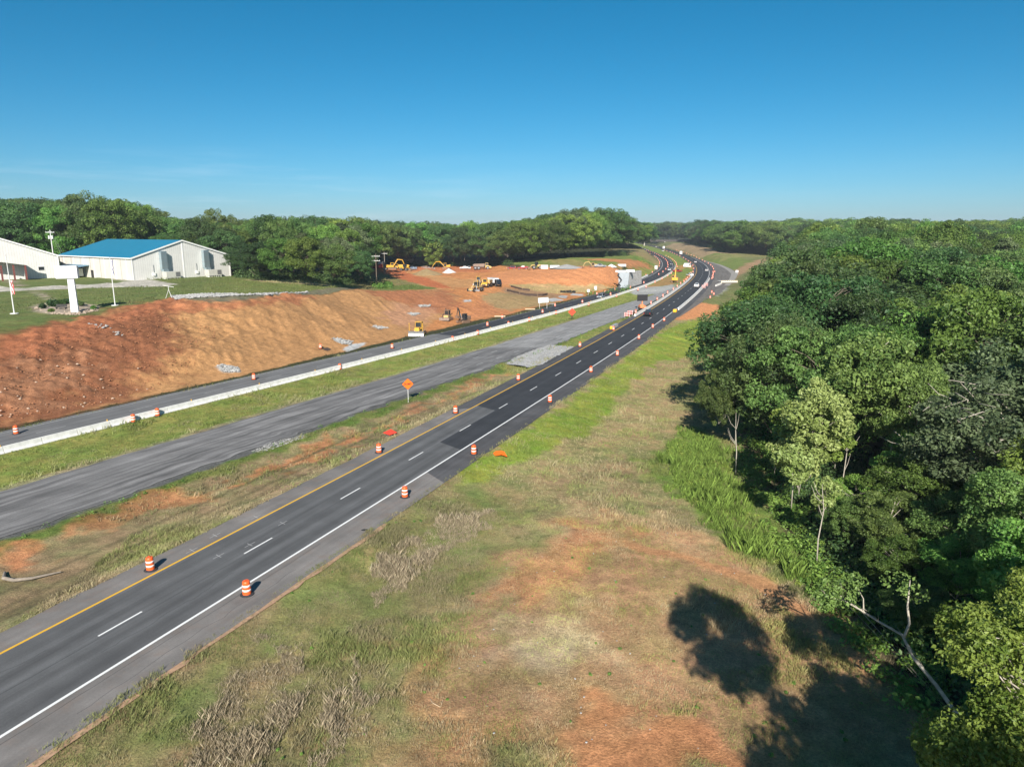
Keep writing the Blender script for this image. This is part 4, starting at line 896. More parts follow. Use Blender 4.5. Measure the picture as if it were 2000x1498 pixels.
for u, v, r_ in [(1216,571,1.2),(1222,568,1.8),(1228,566,1.6),(1150,576,1.4),(1160,574,1.6),(1185,573,1.6),(1200,570,2)]+[(1235+k*5, 503+k*2.6, 3) for k in range(9)]+[(735+random.uniform(-5, 30), 562+random.uniform(-6, 4), 1.0) for _ in range(24)]:
    x, y, z = at(u, v); fw.append((x, y, r_))
leafy('bushes', fw, .35, LM['green'], 130, 'green bushes on the verge and slopes beyond the left carriageway', .9, 10)
# grass: tufts over the verges
def grass(name, npt, region, hmin, hmax, label, wd=.03, seed=1, bl=4, straw=.5, minG=.35, area=None, colour=None):
    rs = np.random.RandomState(seed); x0, x1, y0, y1 = region; X = rs.uniform(x0, x1, npt); Y = y0+(y1-y0)*rs.uniform(0, 1, npt)**1.0
    ok = (np.abs(X) < .74*1.05*Y+6); X, Y = X[ok], Y[ok]
    if area is not None:
        ok = np.zeros(len(X), bool); wx_ = X+(fbm(X/2, Y/2, 71, 3)-.5)*5; wy_ = Y+(fbm(X/2+9, Y/2, 72, 3)-.5)*5
        for a_ in area: ok |= inpoly(wx_, wy_, a_)
        X, Y = X[ok], Y[ok]
    C, G = ground_paint(X, Y); dr = X-(RX(Y)+10.9+ramp_w(Y)); cl = (X > CTX(Y)-.3) & (X < CBX(Y)+.4); inn = (X > RX(Y)-2.4) & (dr < 0); lcw = (X > LX(Y)-9.6) & (X < LX(Y)+.7)
    dens = fbm(X/1.4, Y/1.4, 90, 4); ok = (~cl) & (~inn) & (~lcw) & (G > minG) & (rs.uniform(0, 1, len(X)) < G*sstep(.3, .62, dens)+.12) & ~((X < CBX(Y)) & (Y > 330))
    X, Y, C, G = X[ok], Y[ok], C[ok], G[ok]; n = len(X); Z = hgt0(X, Y)+(fbm(X*.35, Y*.35, 61, 4)-.5)*.45*np.clip(G*1.2, 0, 1)*sstep(.5, 4, np.maximum((LX(Y)-10.5)-X, X-(RX(Y)+11.0+ramp_w(Y))))
    tall = sstep(.45, .7, fbm(X/5, Y/5, 95, 3)); hh = (hmin+(hmax-hmin)*rs.uniform(0, 1, n)**1.5)*(.55+.75*tall)
    X = np.repeat(X, bl)+rs.normal(size=n*bl)*.07; Y = np.repeat(Y, bl)+rs.normal(size=n*bl)*.07; Z = np.repeat(Z, bl)-.02; hh = np.repeat(hh, bl)*rs.uniform(.6, 1.2, n*bl); C = np.repeat(C, bl, 0)
    an = rs.uniform(0, 2*math.pi, n*bl); le = hh*rs.uniform(.1, .6, n*bl); dx = np.cos(an)*le; dy = np.sin(an)*le; wx = -np.sin(an)*wd/2; wy = np.cos(an)*wd/2
    V = np.stack([np.stack([X-wx, Y-wy, Z], 1), np.stack([X+wx, Y+wy, Z], 1), np.stack([X+dx*.4+wx*.7, Y+dy*.4+wy*.7, Z+hh*.6], 1), np.stack([X+dx, Y+dy, Z+hh], 1)], 1).reshape(-1, 3)
    q = fbm(np.repeat(X[::bl]/3, bl), np.repeat(Y[::bl]/3, bl), 97, 3); sw = np.clip(sstep(.35, .65, q)*straw*2*rs.uniform(.3, 1.3, n*bl), 0, 1)[:, None]
    lum = C.sum(1, keepdims=True)/3; green = np.array([[.85, 1.12, .30]])*lum*1.25; st_ = np.array([[1.5, 1.25, .80]])*lum*1.2
    cc = (green*(1-sw)+st_*sw)*.6+C*.5
    if colour is not None: cc = np.tile(np.array(colour), (n*bl, 1))*np.repeat(rs.uniform(.55, 1.35, n), bl)[:, None]
    cc = cc+0; hh = hh*1.0; cc = np.clip(cc*rs.uniform(.75, 1.3, n*bl)[:, None], .01, .6)
    F = np.arange(4*n*bl).reshape(-1, 4)[:, [0, 1, 2, 3]]; me = np_mesh(name, V, F, GRASSM); set_col(me, 'tint', np.repeat(cc, 4, 0)); o = bpy.data.objects.new(name, me); COL.objects.link(o); print(name, n*bl); return tag(o, label, None, None, 'stuff')
GRASSM = bpy.data.materials.new('grass_blades'); GRASSM.use_nodes = True
_n = GRASSM.node_tree; _b = _n.nodes['Principled BSDF']; _v = _n.nodes.new('ShaderNodeVertexColor'); _v.layer_name = 'tint'; _n.links.new(_v.outputs[0], _b.inputs['Base Color']); _b.inputs['Roughness'].default_value = .7; _b.inputs['Specular IOR Level'].default_value = .2
_t = _n.nodes.new('ShaderNodeBsdfTranslucent'); _n.links.new(_v.outputs[0], _t.inputs[0]); _m = _n.nodes.new('ShaderNodeMixShader'); _m.inputs[0].default_value = .25; _n.links.new(_b.outputs[0], _m.inputs[1]); _n.links.new(_t.outputs[0], _m.inputs[2]); _n.links.new(_m.outputs[0], _n.nodes['Material Output'].inputs[0])
grass('grass', 260000, (-32, 40, 22, 62), .10, .36, 'rough grass on the near verge and bare slope', .022, 1, 4, .85)
grass('grass', 110000, (-75, 60, 58, 140), .2, .55, 'grass on the verges and in the medians', .05, 2, 4, .6)
grass('grass', 60000, (-110, 110, 135, 300), .3, .7, 'grass on the far verges and in the medians', .10, 3, 3, .3)
grass('dead_weeds', 150000, (-22, 6, 24, 62), .25, .6, 'tall dry brown weeds standing along the near verge', .017, 11, 3, 1, .05, [px(q) for q in ([(860,1010),(950,1000),(900,1060),(850,1120),(790,1175),(735,1180),(745,1120)], [(520,1270),(625,1240),(600,1330),(560,1420),(450,1498),(330,1498),(400,1400)], [(640,1330),(700,1300),(720,1498),(650,1498)])], (.40, .33, .225))
grass('weeds', 60000, (8, 40, 40, 100), .45, 1.25, 'tall bright green weeds in front of the wood', .05, 12, 4, 1, .05, [WEEDP], (.17, .255, .05))
sp4 = []
for _ in range(90):
    u, v = random.uniform(500, 1750), random.uniform(1010, 1490); x, y, z = at(u, v)
    if x > RX(y)+11.5 and x < right_edge(y)-1: sp4.append((x, y, random.uniform(.05, .15)))
leafy('small_weeds', sp4, .07, LM['green'], 60, 'small bright green weeds dotted over the bare slope', .7, 16)
#@@OBJECTS
# ------------------------------------------------------------------ concrete barriers
M_CONC = mat('barrier_concrete', (.72, .71, .68), .85, noise=.18, nscale=1.5); M_CONC2 = mat('white_barrier', (.80, .80, .79), .6)
M_ORG = mat('drum_orange', (.85, .13, .025), .45, noise=.12, nscale=8); M_REFL = mat('reflective_white', (.80, .78, .76), .4); M_RUB = mat('black_rubber', (.035, .035, .038), .8, noise=.3, nscale=10)
M_BLK = mat('black_paint', (.02, .02, .022), .5); M_STEEL = mat('galvanised_steel', (.45, .46, .47), .45, .6, noise=.15, nscale=5); M_YELR = mat('reflector_yellow', (.85, .45, .03), .4)
BP = [(-.30, 0), (-.30, .08), (-.17, .33), (-.09, .81), (.09, .81), (.17, .33), (.30, .08), (.30, 0)]
def barrier_mesh(L, m, name):
    mb = MB(); mb.prism(BP, -L/2, L/2)
    for s in (-1, 1): mb.box((0, s*L*.25, .03), (.62, .25, .05))
    me = bpy.data.meshes.new(name); me.from_pydata(mb.v, [], mb.f); me.materials.append(m); me.update(); return me
def barrier_line(C, t, y0, y1, L, gap, m, label, group, marker=0):
    me = barrier_mesh(L-gap, m, 'concrete_barrier'); y = y0; k = 0; rm = None
    while y < y1:
        mm = float(np.interp(y, C[0], C[2])); c = 1/math.sqrt(1+mm*mm); p = cpt(C, y+L*c/2, t)
        o = bpy.data.objects.new('concrete_barrier', me); COL.objects.link(o); o.location = (p[0], p[1], .0); o.rotation_euler = (0, 0, math.atan2(1, mm)-math.pi/2+random.uniform(-.006, .006)); tag(o, label, 'barrier', group)
        if marker and k % marker == 0 and y < 300:
            if rm is None: b_ = MB().box((0, 0, .93), (.1, .04, .24)); q = b_.build('reflector', M_YELR, o); q.location = (0, L*.5-.2, 0); rm = q.data
            else: q = bpy.data.objects.new('reflector', rm); COL.objects.link(q); q.parent = o; q.location = (0, L*.5-.2, 0)
        y += L*c; k += 1
barrier_line(LC, .55, 62.1, 505, 4.15, .06, M_CONC, 'pale concrete barrier segment in the long row beside the left carriageway and green median', 'barrier row of the left carriageway', 3)
barrier_line(RC, -1.35, 206, 405, 4.15, .05, M_CONC, 'concrete barrier segment in the row between the closed grey road and the yellow line', 'barrier row by the yellow line')
barrier_line(RC, 8.3, 226, 238, 4.15, .05, M_CONC2, 'bright white barrier segment at the near end of the right-hand row', 'white end barriers')
barrier_line(RC, 8.3, 238.5, 372, 4.15, .05, M_CONC, 'concrete barrier segment in the row along the right edge of the curving carriageway', 'barrier row on the right edge')
barrier_line(LC, -9.6, 318, 392, 4.15, .05, M_CONC, 'concrete barrier segment in the row between the stone abutment and the left carriageway', 'barrier row by the abutment')
for i, (u, v) in enumerate([(1403, 557.5)]):
    x, y, z = at(u, v); o = MB().prism(BP, -7, 7).build('concrete_barrier', M_CONC); o.location = (x, y, z); o.rotation_euler = (0, 0, R(-25)); tag(o, 'single cream barrier lying alone on the gravel right of the curve', 'barrier')

# ------------------------------------------------------------------ orange drums
def make_drum(n=20):
    e = empty('traffic_drum', (0, 0, 0), 0, 'x', 'traffic drum')
    MB().lathe([(.30, .05), (.31, .22)], n=n).build('drum_foot', M_ORG, e, True)
    b = MB().lathe([(.45, 0), (.47, .03), (.44, .065), (.32, .07), (.30, .09)], n=n).build('rubber_base', M_RUB, e)
    b = MB(); b.lathe([(.292, .09), (.292, .30), (.288, .302), (.288, .45), (.284, .452), (.284, .62), (.272, .622), (.272, .78), (.262, .782), (.255, .96), (.225, 1.02), (.14, 1.03)], n=n)
    body = b.build('body', M_ORG, e)
    for z0, z1, r0, r1 in ((.31, .45, .2905, .2895), (.62, .77, .2775, .2765)):
        MB().lathe([(r0, z0), (r1, z1)], n=n).build('stripe', M_REFL, e, True)
    MB().tube([(-.12, 0, 1.02), (-.1, 0, 1.10), (.1, 0, 1.10), (.12, 0, 1.02)], [.02]*4, 6).build('handle', M_ORG, e)
    for o in list(e.children):
        if o.name.startswith('drum_foot'): bpy.data.objects.remove(o)
    return e
drum0 = make_drum(); used = [False]
def drum(x, y, z, label, group='orange and white traffic drums', s=1.0, tilt=0):
    if used[0]: d = copy_tree(drum0)
    else: d = drum0; used[0] = True
    d.location = (x, y, z); d.rotation_euler = (tilt, 0, random.uniform(0, 6.28)); d.scale = (s, s, s); d['label'] = label; d['group'] = group; return d
def gz(x, y):
    on = (x > LX(y)-9.6) and (x < RX(y)+10.6+ramp_w(y)); return .02 if on else hgt(x, y)
for u, v, lab in [
 (482.7,1162,'nearest orange and white drum on the white edge line of the right carriageway'),(294.5,1114,'nearest orange and white drum on the left shoulder outside the yellow line'),
 (791,971.5,'drum on the grey right shoulder, second from the camera along the white edge line'),(740.3,884.6,'drum on the left shoulder just in front of the fallen red diamond sign'),
 (925.5,887.5,'drum on the dark right shoulder just left of the orange board in the grass'),(889.7,807.6,'drum outside the yellow line where the new dark asphalt begins'),
 (1074,786,'drum on the dark right shoulder beside the tall lush verge, fourth along the white line'),(1012.3,743,'drum outside the yellow line at the near end of the large crushed stone patch'),
 (1154,727.4,'drum right of the white edge line, fifth from the camera'),(1205.6,695,'drum right of the white edge line, sixth from the camera'),
 (1132.6,677.8,'drum outside the yellow line at the far end of the crushed stone patch'),(1247.7,662.8,'drum right of the white edge line, seventh from the camera'),
 (1274.7,641,'drum right of the white edge line, two before the yellow crash cushion'),(1297,627.6,'drum right of the white edge line, the last before the yellow crash cushion'),
 (1198,645.5,'drum standing right before the grey crash cushion by the yellow line'),
 (32,848,'drum on the left carriageway at the left edge of the photo'),(261,825,'left one of two drums standing close together in front of the pale barrier'),(308,813,'right one of two drums standing close together in front of the pale barrier'),
 (496,742,'drum on the left carriageway behind the barrier, below and right of the rock pile'),(626,681,'drum on the orange dirt beside a dark hole, left of the white gravel strip'),
 (766,681,'drum on the far edge of the left carriageway in front of the dozer'),(664,722,'drum in front of the barrier row below the white gravel strip'),
 (884,666,'drum in front of the barrier row right of the dozer'),(933,654,'drum in front of the barrier row below the small excavator'),(952,637,'drum on the far edge of the left carriageway right of the small excavator'),
 (981,622,'drum on the verge before a thin cream board'),(993,636,'drum against the barrier row left of the orange diamond sign'),(1033.6,628,'drum against the barrier row, second left of the orange diamond sign'),(1059.6,611.6,'drum on the far edge of the left carriageway below the white board on posts'),
 (1084,599,'drum on the verge right of the white board on posts'),(1086,614,'drum against the barrier row just left of the orange diamond sign'),(1137.4,592,'drum on the far edge of the left carriageway before the silver car'),(1149.6,598,'drum against the barrier row right of the orange diamond sign'),
 (1165.6,576,'drum on the verge between two small white signs'),(1181,572,'drum on the verge behind the silver car'),(1192.4,577,'drum just behind the silver car on the left carriageway'),(1204,581,'drum against the barrier row beside the silver car'),(1201,567,'drum on the verge below the orange slope before the abutment'),
 (1231.4,564,'drum on the left carriageway at the foot of the abutment wall'),(1246,568.5,'drum against the barrier row opposite the abutment'),(1257.4,554,'drum on the left carriageway just past the abutment'),(1262,562.5,'drum against the barrier row just past the abutment'),
 (1387,583,'drum on the orange dirt beside the wood'),(1390,573,'nearer of two drums at the far end of the orange dirt'),(1394,576.5,'drum on green grass at the far end of the orange dirt')]:
    x, y, z = at(u, v); drum(x, y, gz(x, y), lab)
def drum_row(C, t, y0, y1, st, lab, grp):
    y = y0
    while y < y1:
        p = cpt(C, y, t+random.uniform(-.25, .25)); drum(p[0], p[1], gz(p[0], p[1]), lab, grp); y += st*random.uniform(.85, 1.15)
drum_row(LC, -4.4, 400, 900, 26, 'small distant drum in the line down the middle of the curving left carriageway', 'drums down the middle of the far left carriageway')
drum_row(LC, 1.6, 340, 700, 24, 'small distant drum in the line on the median side of the far left carriageway', 'drums on the median side of the far left carriageway')
drum_row(LC, -10.2, 355, 760, 34, 'small distant drum on the outer edge of the far left carriageway', 'drums on the outer edge of the far left carriageway')
drum_row(RC, -2.6, 214, 420, 15, 'small drum standing behind the barrier row by the yellow line', 'drums behind the barrier row by the yellow line')
drum_row(RC, -1.8, 425, 900, 36, 'small distant drum left of the yellow line beyond the barrier', 'drums on the median side of the far right carriageway')
drum_row(RC, 9.6, 370, 430, 8.5, 'small distant drum in the dense arc right of the barrier end', 'drums in the dense arc on the right')
drum_row(RC, 10.5, 430, 900, 28, 'small distant drum in the line on the right edge beyond the arc', 'drums on the right edge of the far right carriageway')

# ------------------------------------------------------------------ signs
M_SIGN = mat('sign_orange', (1.0, .16, .01), .4); M_SIGNR = mat('sign_red_orange', (.85, .07, .03), .5); M_SBACK = mat('sign_back', (.5, .5, .5), .5, .5); M_PW = mat('pale_post', (.62, .62, .60), .6)
def text_mesh(txt, size, m, parent, loc, rot, name='lettering', bold=.02):
    cu = bpy.data.curves.new(name, 'FONT'); cu.body = txt; cu.size = size; cu.align_x = 'CENTER'; cu.align_y = 'CENTER'; cu.extrude = .004; cu.offset = bold
    t = bpy.data.objects.new(name, cu); COL.objects.link(t); dg = bpy.context.evaluated_depsgraph_get(); me = bpy.data.meshes.new_from_object(t.evaluated_get(dg)); bpy.data.objects.remove(t)
    me.materials.clear(); me.materials.append(m); o = bpy.data.objects.new(name, me); COL.objects.link(o); o.parent = parent; o.location = loc; o.rotation_euler = rot; return o
def rrect(c, hw, r, n=4):
    P_ = []
    for k in range(4):
        a0 = math.pi/2*k; cx = c[0]+(hw-r)*(1 if k in (0, 3) else -1); cy = c[1]+(hw-r)*(1 if k < 2 else -1)
        for j in range(n+1): a_ = a0+math.pi/2*j/n; P_.append((cx+r*math.cos(a_), cy+r*math.sin(a_)))
    return P_
def diamond(half, th, m, name, parent, z, y, r=.09):
    P_ = [(x*math.cos(R(45))-q*math.sin(R(45)), x*math.sin(R(45))+q*math.cos(R(45))) for x, q in rrect((0, 0), half, r)]
    mb = MB(); n = len(P_); mb.add([(x, y, z+q) for x, q in P_]+[(x, y+th, z+q) for x, q in P_], [tuple(range(n-1, -1, -1)), tuple(range(n, 2*n))]+[(i, (i+1) % n, n+(i+1) % n, n+i) for i in range(n)][::-1])
    return mb.build(name, m, parent)
x, y, z = at(797.5, 786); e = empty('warning_sign', (x, y, z), R(10), 'tall orange diamond sign reading BUMP on a pale post beside the closed road', 'road sign')
MB().box((0, .05, 1.25), (.07, .05, 2.6)).build('post', M_PW, e); diamond(.62, .006, M_BLK, 'border', e, 2.75, -.004, .1); p_ = diamond(.585, .010, M_SIGN, 'panel', e, 2.75, -.010, .085); diamond(.60, .012, M_SBACK, 'backing', e, 2.75, .006, .1)
text_mesh('BUMP', .40, mat('sign_lettering', (.20, .02, .01), .5), e, (0, -.020, 2.75), (R(90), 0, 0), bold=.012)
# fallen red diamond sign, lying on its folded legs
x, y, z = at(762, 851); e = empty('fallen_sign', (x, y, z), R(5), 'red-orange diamond sign lying flat on its folded stand in the dry grass', 'road sign')
P_ = [(a*1.0, b*1.25) for a, b in ((-.86, 0), (0, -.62), (.86, .0), (0, .95))]
MB().add([(a, b, .38+b*.10) for a, b in P_]+[(a, b, .42+b*.10) for a, b in P_], [(0, 3, 2, 1), (4, 5, 6, 7), (0, 1, 5, 4), (1, 2, 6, 5), (2, 3, 7, 6), (3, 0, 4, 7)]).build('panel', M_SIGNR, e)
for a, b in ((-.5, -.9), (-.2, -1.0), (.35, -.7), (-.6, .3)): MB().cyl((a*.2, b*.2, .36), (a, b, .02), .025, n=5).build('leg', M_STEEL, e)
# crumpled orange board in the lush grass
x, y, z = at(976, 893); mb = MB(); mb.add([(-.75, .35, .30), (-.5, .75, .42), (.1, .80, .5), (.5, .55, .45), (.85, -.35, .16), (.2, -.15, .33), (-.5, -.2, .22)], [(0, 6, 5, 1), (1, 5, 2), (2, 5, 3), (3, 5, 4)])
o = mb.build('fallen_board', M_SIGN); o.location = (x, y, z+.05); so_ = o.modifiers.new('thick', 'SOLIDIFY'); so_.thickness = .03; tag(o, 'bent bright orange board lying in the lush green grass beside the shoulder', 'board')
# roll-up diamond sign on black stand in the median
x, y, z = at(1117, 624); e = empty('warning_sign', (x, y, z), R(12), 'orange diamond sign on a black stand in the green median by the barrier row', 'road sign')
diamond(.78, .02, M_SIGNR, 'panel', e, 2.1, 0); MB().box((0, .1, .6), (.1, .1, 1.0)).box((0, .1, .9), (.5, .12, .3)).build('stand', M_BLK, e)
for a, b in ((-.5, -.5), (.5, -.5), (.5, .6), (-.5, .6)): MB().cyl((0, .1, .35), (a, b, 0), .03, n=5).build('leg', M_BLK, e)
# white boards on posts
def board(u, v, w_, h_, zb, label, back=True, tilt=0, col=None, rz=0):
    x, y, z = at(u, v); e = empty('board_sign', (x, y, z), rz, label, 'road sign'); m = col or mat('sign_white_back', (.62, .66, .66), .5, .2)
    MB().box((0, 0, zb+h_/2), (w_, .06, h_), ry=tilt).build('panel', m, e)
    for s in ((-.36, .36) if w_ > 1.2 else (0,)): MB().box((s*w_, .07, (zb+h_*.6)/2), (.09, .06, zb+h_*.6)).build('post', M_PW, e)
    return e
board(1061, 603, 3.3, 1.6, 1.9, 'large blank white board on two posts beside the left carriageway', tilt=R(-4))
board(1281, 529, 1.6, 1.9, 1.2, 'white sign on the green slope beside the far left carriageway', col=M_CONC2)
board(1149, 577, 1.0, 1.0, 1.3, 'left one of two small white signs on the bushy verge', col=M_CONC2)
board(1163, 573, 1.0, 1.6, 1.2, 'right one of two small white signs on the bushy verge', col=M_CONC2)
board(1439, 536.5, 1.5, 1.2, 1.2, 'small white sign beside the dirt track at the wood', col=M_CONC2)
# message board trailer
x, y, z = at(1254, 604); e = empty('message_trailer', (x, y, .02), R(8), 'orange trailer carrying a black message panel on the closed grey road', 'message board')
MB().box((0, 0, 3.5), (3.4, .25, 1.9)).box((0, 0, 4.5), (3.5, .3, .12)).build('panel', M_BLK, e, bevel=.03)
MB().box((0, .1, 1.9), (.3, .3, 2.4)).build('mast', mat('trailer_orange', (.75, .25, .10), .5, noise=.1), e); MB().box((0, 0, .75), (1.9, 2.4, .6)).box((0, -1.9, .5), (.14, 1.6, .14)).box((-.2, .2, 1.25), (1.2, 1.1, .4)).build('chassis', mat('trailer_orange', (.75, .25, .10)), e)
for s in (-1, 1): MB().cyl((s*1.0, 0, .33), (s*1.2, 0, .33), .33, n=14).build('wheel', M_RUB, e)
for s in (-1, 1): MB().cyl((s*1.25, .9, .8), (s*1.25, .9, 0), .04, n=6).build('jack', M_STEEL, e)
# barricades
for u, v, l in ((1224.5, 620.5, 'nearer red and white barricade behind the barrier row'), (1230.5, 617, 'farther red and white barricade behind the barrier row'), (1379, 560, 'red and white barricade at the near end of the right-hand dense drum arc'), (1374, 564, 'red and white barricade beside the white pickup, by the barrier')):
    x, y, z = at(u, v); e = empty('barricade', (x, y, .02), R(15), l, 'barricade', 'red and white barricades')
    for k in range(3):
        r_ = MB().box((0, 0, .5+k*.42), (1.8, .05, .2)).build('rail', M_SIGNR, e)
        for q in range(4): MB().box((-.7+q*.46, -.028, .5+k*.42), (.2, .008, .2), ry=0).build('stripe', M_REFL, r_)
    for s in (-1, 1): MB().box((s*.8, .03, .75), (.06, .05, 1.5)).box((s*.8, 0, .04), (.08, 1.3, .06)).build('upright', M_PW, e)
# crash cushions
x, y, z = at(1205, 642.5); p = cpt(RC, y+1.5, -1.35); e = empty('crash_cushion', (p[0], p[1], .02), math.atan2(1, .38)-math.pi/2, 'grey ribbed crash cushion ahead of the barrier row by the yellow line', 'crash cushion')
for k in range(4): MB().box((0, -2.6+k*1.5, .45), (.75, 1.42, .75)).box((0, -2.6+k*1.5, .45), (.85, .1, .8)).build('bay', M_STEEL, e, bevel=.04)
MB().box((0, -3.7, .45), (.75, .5, .8)).build('nose', M_YELR, e, bevel=.12)
p = cpt(RC, 222, 8.25); e = empty('crash_cushion', (p[0], p[1], .02), math.atan2(1, .38)-math.pi/2, 'yellow-nosed grey crash cushion at the near end of the right-hand barrier row', 'crash cushion')
MB().box((0, -2.6, .5), (1.1, 1.9, .95)).build('nose', M_YELR, e, bevel=.2)
for k in range(2): MB().box((0, -.8+k*1.5, .45), (.8, 1.42, .8)).build('bay', M_STEEL, e, bevel=.05)

# ------------------------------------------------------------------ vehicles
M_GLASS = mat('dark_glass', (.02, .025, .03), .08, spec=.8); M_TYRE = mat('tyre', (.025, .025, .025), .85); M_RIM = mat('rim', (.45, .45, .46), .35, .8); M_HL = mat('headlight', (.75, .75, .72), .15); M_TL = mat('taillight', (.45, .02, .02), .25); M_UND = mat('underside', (.02, .02, .02), .8)
def paintm(name, c, metal=.0, rough=.35): return mat(name, c, rough, metal, coat=.6)
def wheel(e, x, y, r, w_, name='wheel'):
    o = MB().cyl((x, y-w_/2, r), (x, y+w_/2, r), r, n=16).build(name, M_TYRE, e); MB().cyl((x, y-w_/2-.012, r), (x, y+w_/2+.012, r), r*.58, n=10).build('rim', M_RIM, o); return o
def road_vehicle(kind, m, label, u=None, v=None, loc=None, rz=0, group=None, cat=None):
    if loc is None: x, y, z = at(u, v); z = gz(x, y)
    else: x, y, z = loc
    e = empty(kind, (x, y, z), rz, label, cat or {'pickup_truck': 'pickup truck', 'box_truck': 'truck', 'van': 'van'}.get(kind, 'car'), group)
    if kind == 'pickup_truck':
        L, W = 5.8, 1.98
        mb = MB(); mb.prism([(-2.9, .5), (-2.9, 1.05), (-.95, 1.1), (1.1, 1.12), (2.6, 1.02), (2.9, .85), (2.9, .45), (2.3, .42), (-2.4, .42)], -W/2, W/2)
        for s in (-1, 1): mb.box((-1.95, s*(W/2-.05), 1.22), (1.9, .09, .34))
        mb.box((-2.86, 0, 1.22), (.08, W-.02, .34)); mb.build('body', m, e, bevel=.05)
        MB().box((-1.95, 0, 1.07), (1.8, W-.2, .10)).build('bed', M_UND, e)
        a, b = W/2-.04, W/2-.24; rings = [[(-1.0, -a, 1.08), (1.15, -a, 1.1), (1.15, a, 1.1), (-1.0, a, 1.08)], [(-.88, -b, 1.8), (.35, -b, 1.82), (.35, b, 1.82), (-.88, b, 1.8)]]
        MB().loft(rings).build('cab', m, e, bevel=.04)
    elif kind in ('car', 'suv', 'van'):
        L, W, H = {'car': (4.7, 1.8, 1.42), 'suv': (4.8, 1.9, 1.72), 'van': (5.4, 2.0, 2.2)}[kind]; h = L/2; bz = H*.56
        MB().prism([(-h, .4), (-h, bz*.95), (-h+.4, bz), (h*.35, bz), (h-.25, bz*.82), (h, bz*.6), (h, .38)], -W/2, W/2).build('body', m, e, bevel=.08)
        a, b = W/2-.05, W/2-.25; f0, f1 = (h*.42, h*.12) if kind != 'van' else (h*.75, h*.5); r0, r1 = (-h*.75, -h*.42) if kind == 'car' else (-h*.97, -h*.88)
        rings = [[(r0, -a, bz-.02), (f0, -a, bz-.02), (f0, a, bz-.02), (r0, a, bz-.02)], [(r1, -b, H), (f1, -b, H), (f1, b, H), (r1, b, H)]]; MB().loft(rings).build('cab', m, e, bevel=.05)
    elif kind == 'box_truck':
        L, W = 8.5, 2.4; MB().box((-1.3, 0, 2.35), (6.2, 2.5, 2.9)).build('box', m, e, bevel=.04); MB().prism([(1.95, .6), (1.95, 2.5), (3.2, 2.45), (3.6, 1.5), (4.4, 1.35), (4.45, .6)], -1.05, 1.05).build('cab', m, e, bevel=.06); MB().box((0, 0, .75), (8.0, .9, .3)).build('chassis', M_UND, e)
        a, b = 1.06, 1.0; rings = [[(2.2, -a, 1.5), (3.62, -a, 1.5), (3.62, a, 1.5), (2.2, a, 1.5)], [(2.2, -b, 2.35), (3.24, -b, 2.35), (3.24, b, 2.35), (2.2, b, 2.35)]]
    # windows: front, back and side panes set 12 mm proud of the cab
    (l0, l1, l2, l3), (t0, t1, t2, t3) = [[Vector(p) for p in r_] for r_ in rings]
    def pane(A, B, C_, D_, nm):
        q = [A.lerp(C_, .5).lerp(P__, .86) for P__ in (A, B, C_, D_)]; n_ = (B-A).cross(D_-A).normalized()*.014; MB().add([p_+n_ for p_ in q], [(0, 1, 2, 3)]).build(nm, M_GLASS, e)
    pane(l1, l2, t2, t1, 'windscreen'); pane(l0, l1, t1, t0, 'window'); pane(l2, l3, t3, t2, 'window')
    if kind != 'box_truck': pane(l3, l0, t0, t3, 'rear_window')
    fx = {'pickup_truck': 2.9, 'car': 2.35, 'suv': 2.4, 'van': 2.7, 'box_truck': 4.45}[kind]; Wd = W/2
    for s in (-1, 1):
        MB().box((fx-.02, s*(Wd-.3), .78), (.08, .36, .18)).build('headlight', M_HL, e); MB().box((-(fx if kind != 'box_truck' else 4.4)+.02, s*(Wd-.14), .92), (.08, .16, .34)).build('taillight', M_TL, e)
    wr = .40 if kind == 'pickup_truck' else (.34 if kind != 'box_truck' else .48)
    for xx in (fx*.64, -fx*.62):
        for s in (-1, 1): wheel(e, xx, s*(Wd-.1), wr, .25)
    return e
P_WHT = paintm('white_car_paint', (.75, .75, .74)); P_BLK = paintm('black_car_paint', (.012, .013, .016)); P_SIL = paintm('silver_car_paint', (.42, .44, .46), .5); P_BLU = paintm('blue_grey_car_paint', (.20, .26, .34), .4); P_RED = paintm('maroon_car_paint', (.30, .02, .03)); P_GRY = paintm('grey_car_paint', (.12, .125, .13), .5)
def onroad(C, y, t, away=True):
    p = cpt(C, y, t); a = p[2]; return (p[0], p[1], .02), (a if away else a+math.pi)
def RVr(kind, m, label, C, y, t, away, group=None): l_, a = onroad(C, y, t, away); return road_vehicle(kind, m, label, loc=l_, rz=a, group=group)
RVr('pickup_truck', P_BLK, 'black pickup with silver tailgate driving away in the left lane beside the barrier row', RC, 209, 2.1, True)
RVr('pickup_truck', P_WHT, 'white pickup driving away near the start of the curve in the right lane', RC, 316, 5.6, True)
RVr('car', P_WHT, 'white car farther along the curve near the right white line', RC, 442, 5.8, True)
RVr('box_truck', P_WHT, 'white box truck approaching in the far stretch before the trees', RC, 735, 2.2, True)
RVr('box_truck', P_WHT, 'smaller-looking white truck farthest up the right carriageway', RC, 960, 2.0, True)
RVr('car', P_WHT, 'tiny white car beyond the white trucks', RC, 1080, 2.0, True)
RVr('car', P_WHT, 'white car on the right carriageway between the box truck and the curve', RC, 556, 2.3, True)
RVr('suv', P_SIL, 'silver car coming towards the camera on the left carriageway below the orange mound', LC, 262, -2.2, False)
RVr('suv', P_BLK, 'black car with white hood region leading the group on the far left carriageway', LC, 462, -2.0, False)
RVr('car', P_WHT, 'white car just in front of the black one on the far left carriageway', LC, 447, -2.0, False)
RVr('suv', P_GRY, 'dark grey car last in the group on the far left carriageway', LC, 520, -2.0, False)
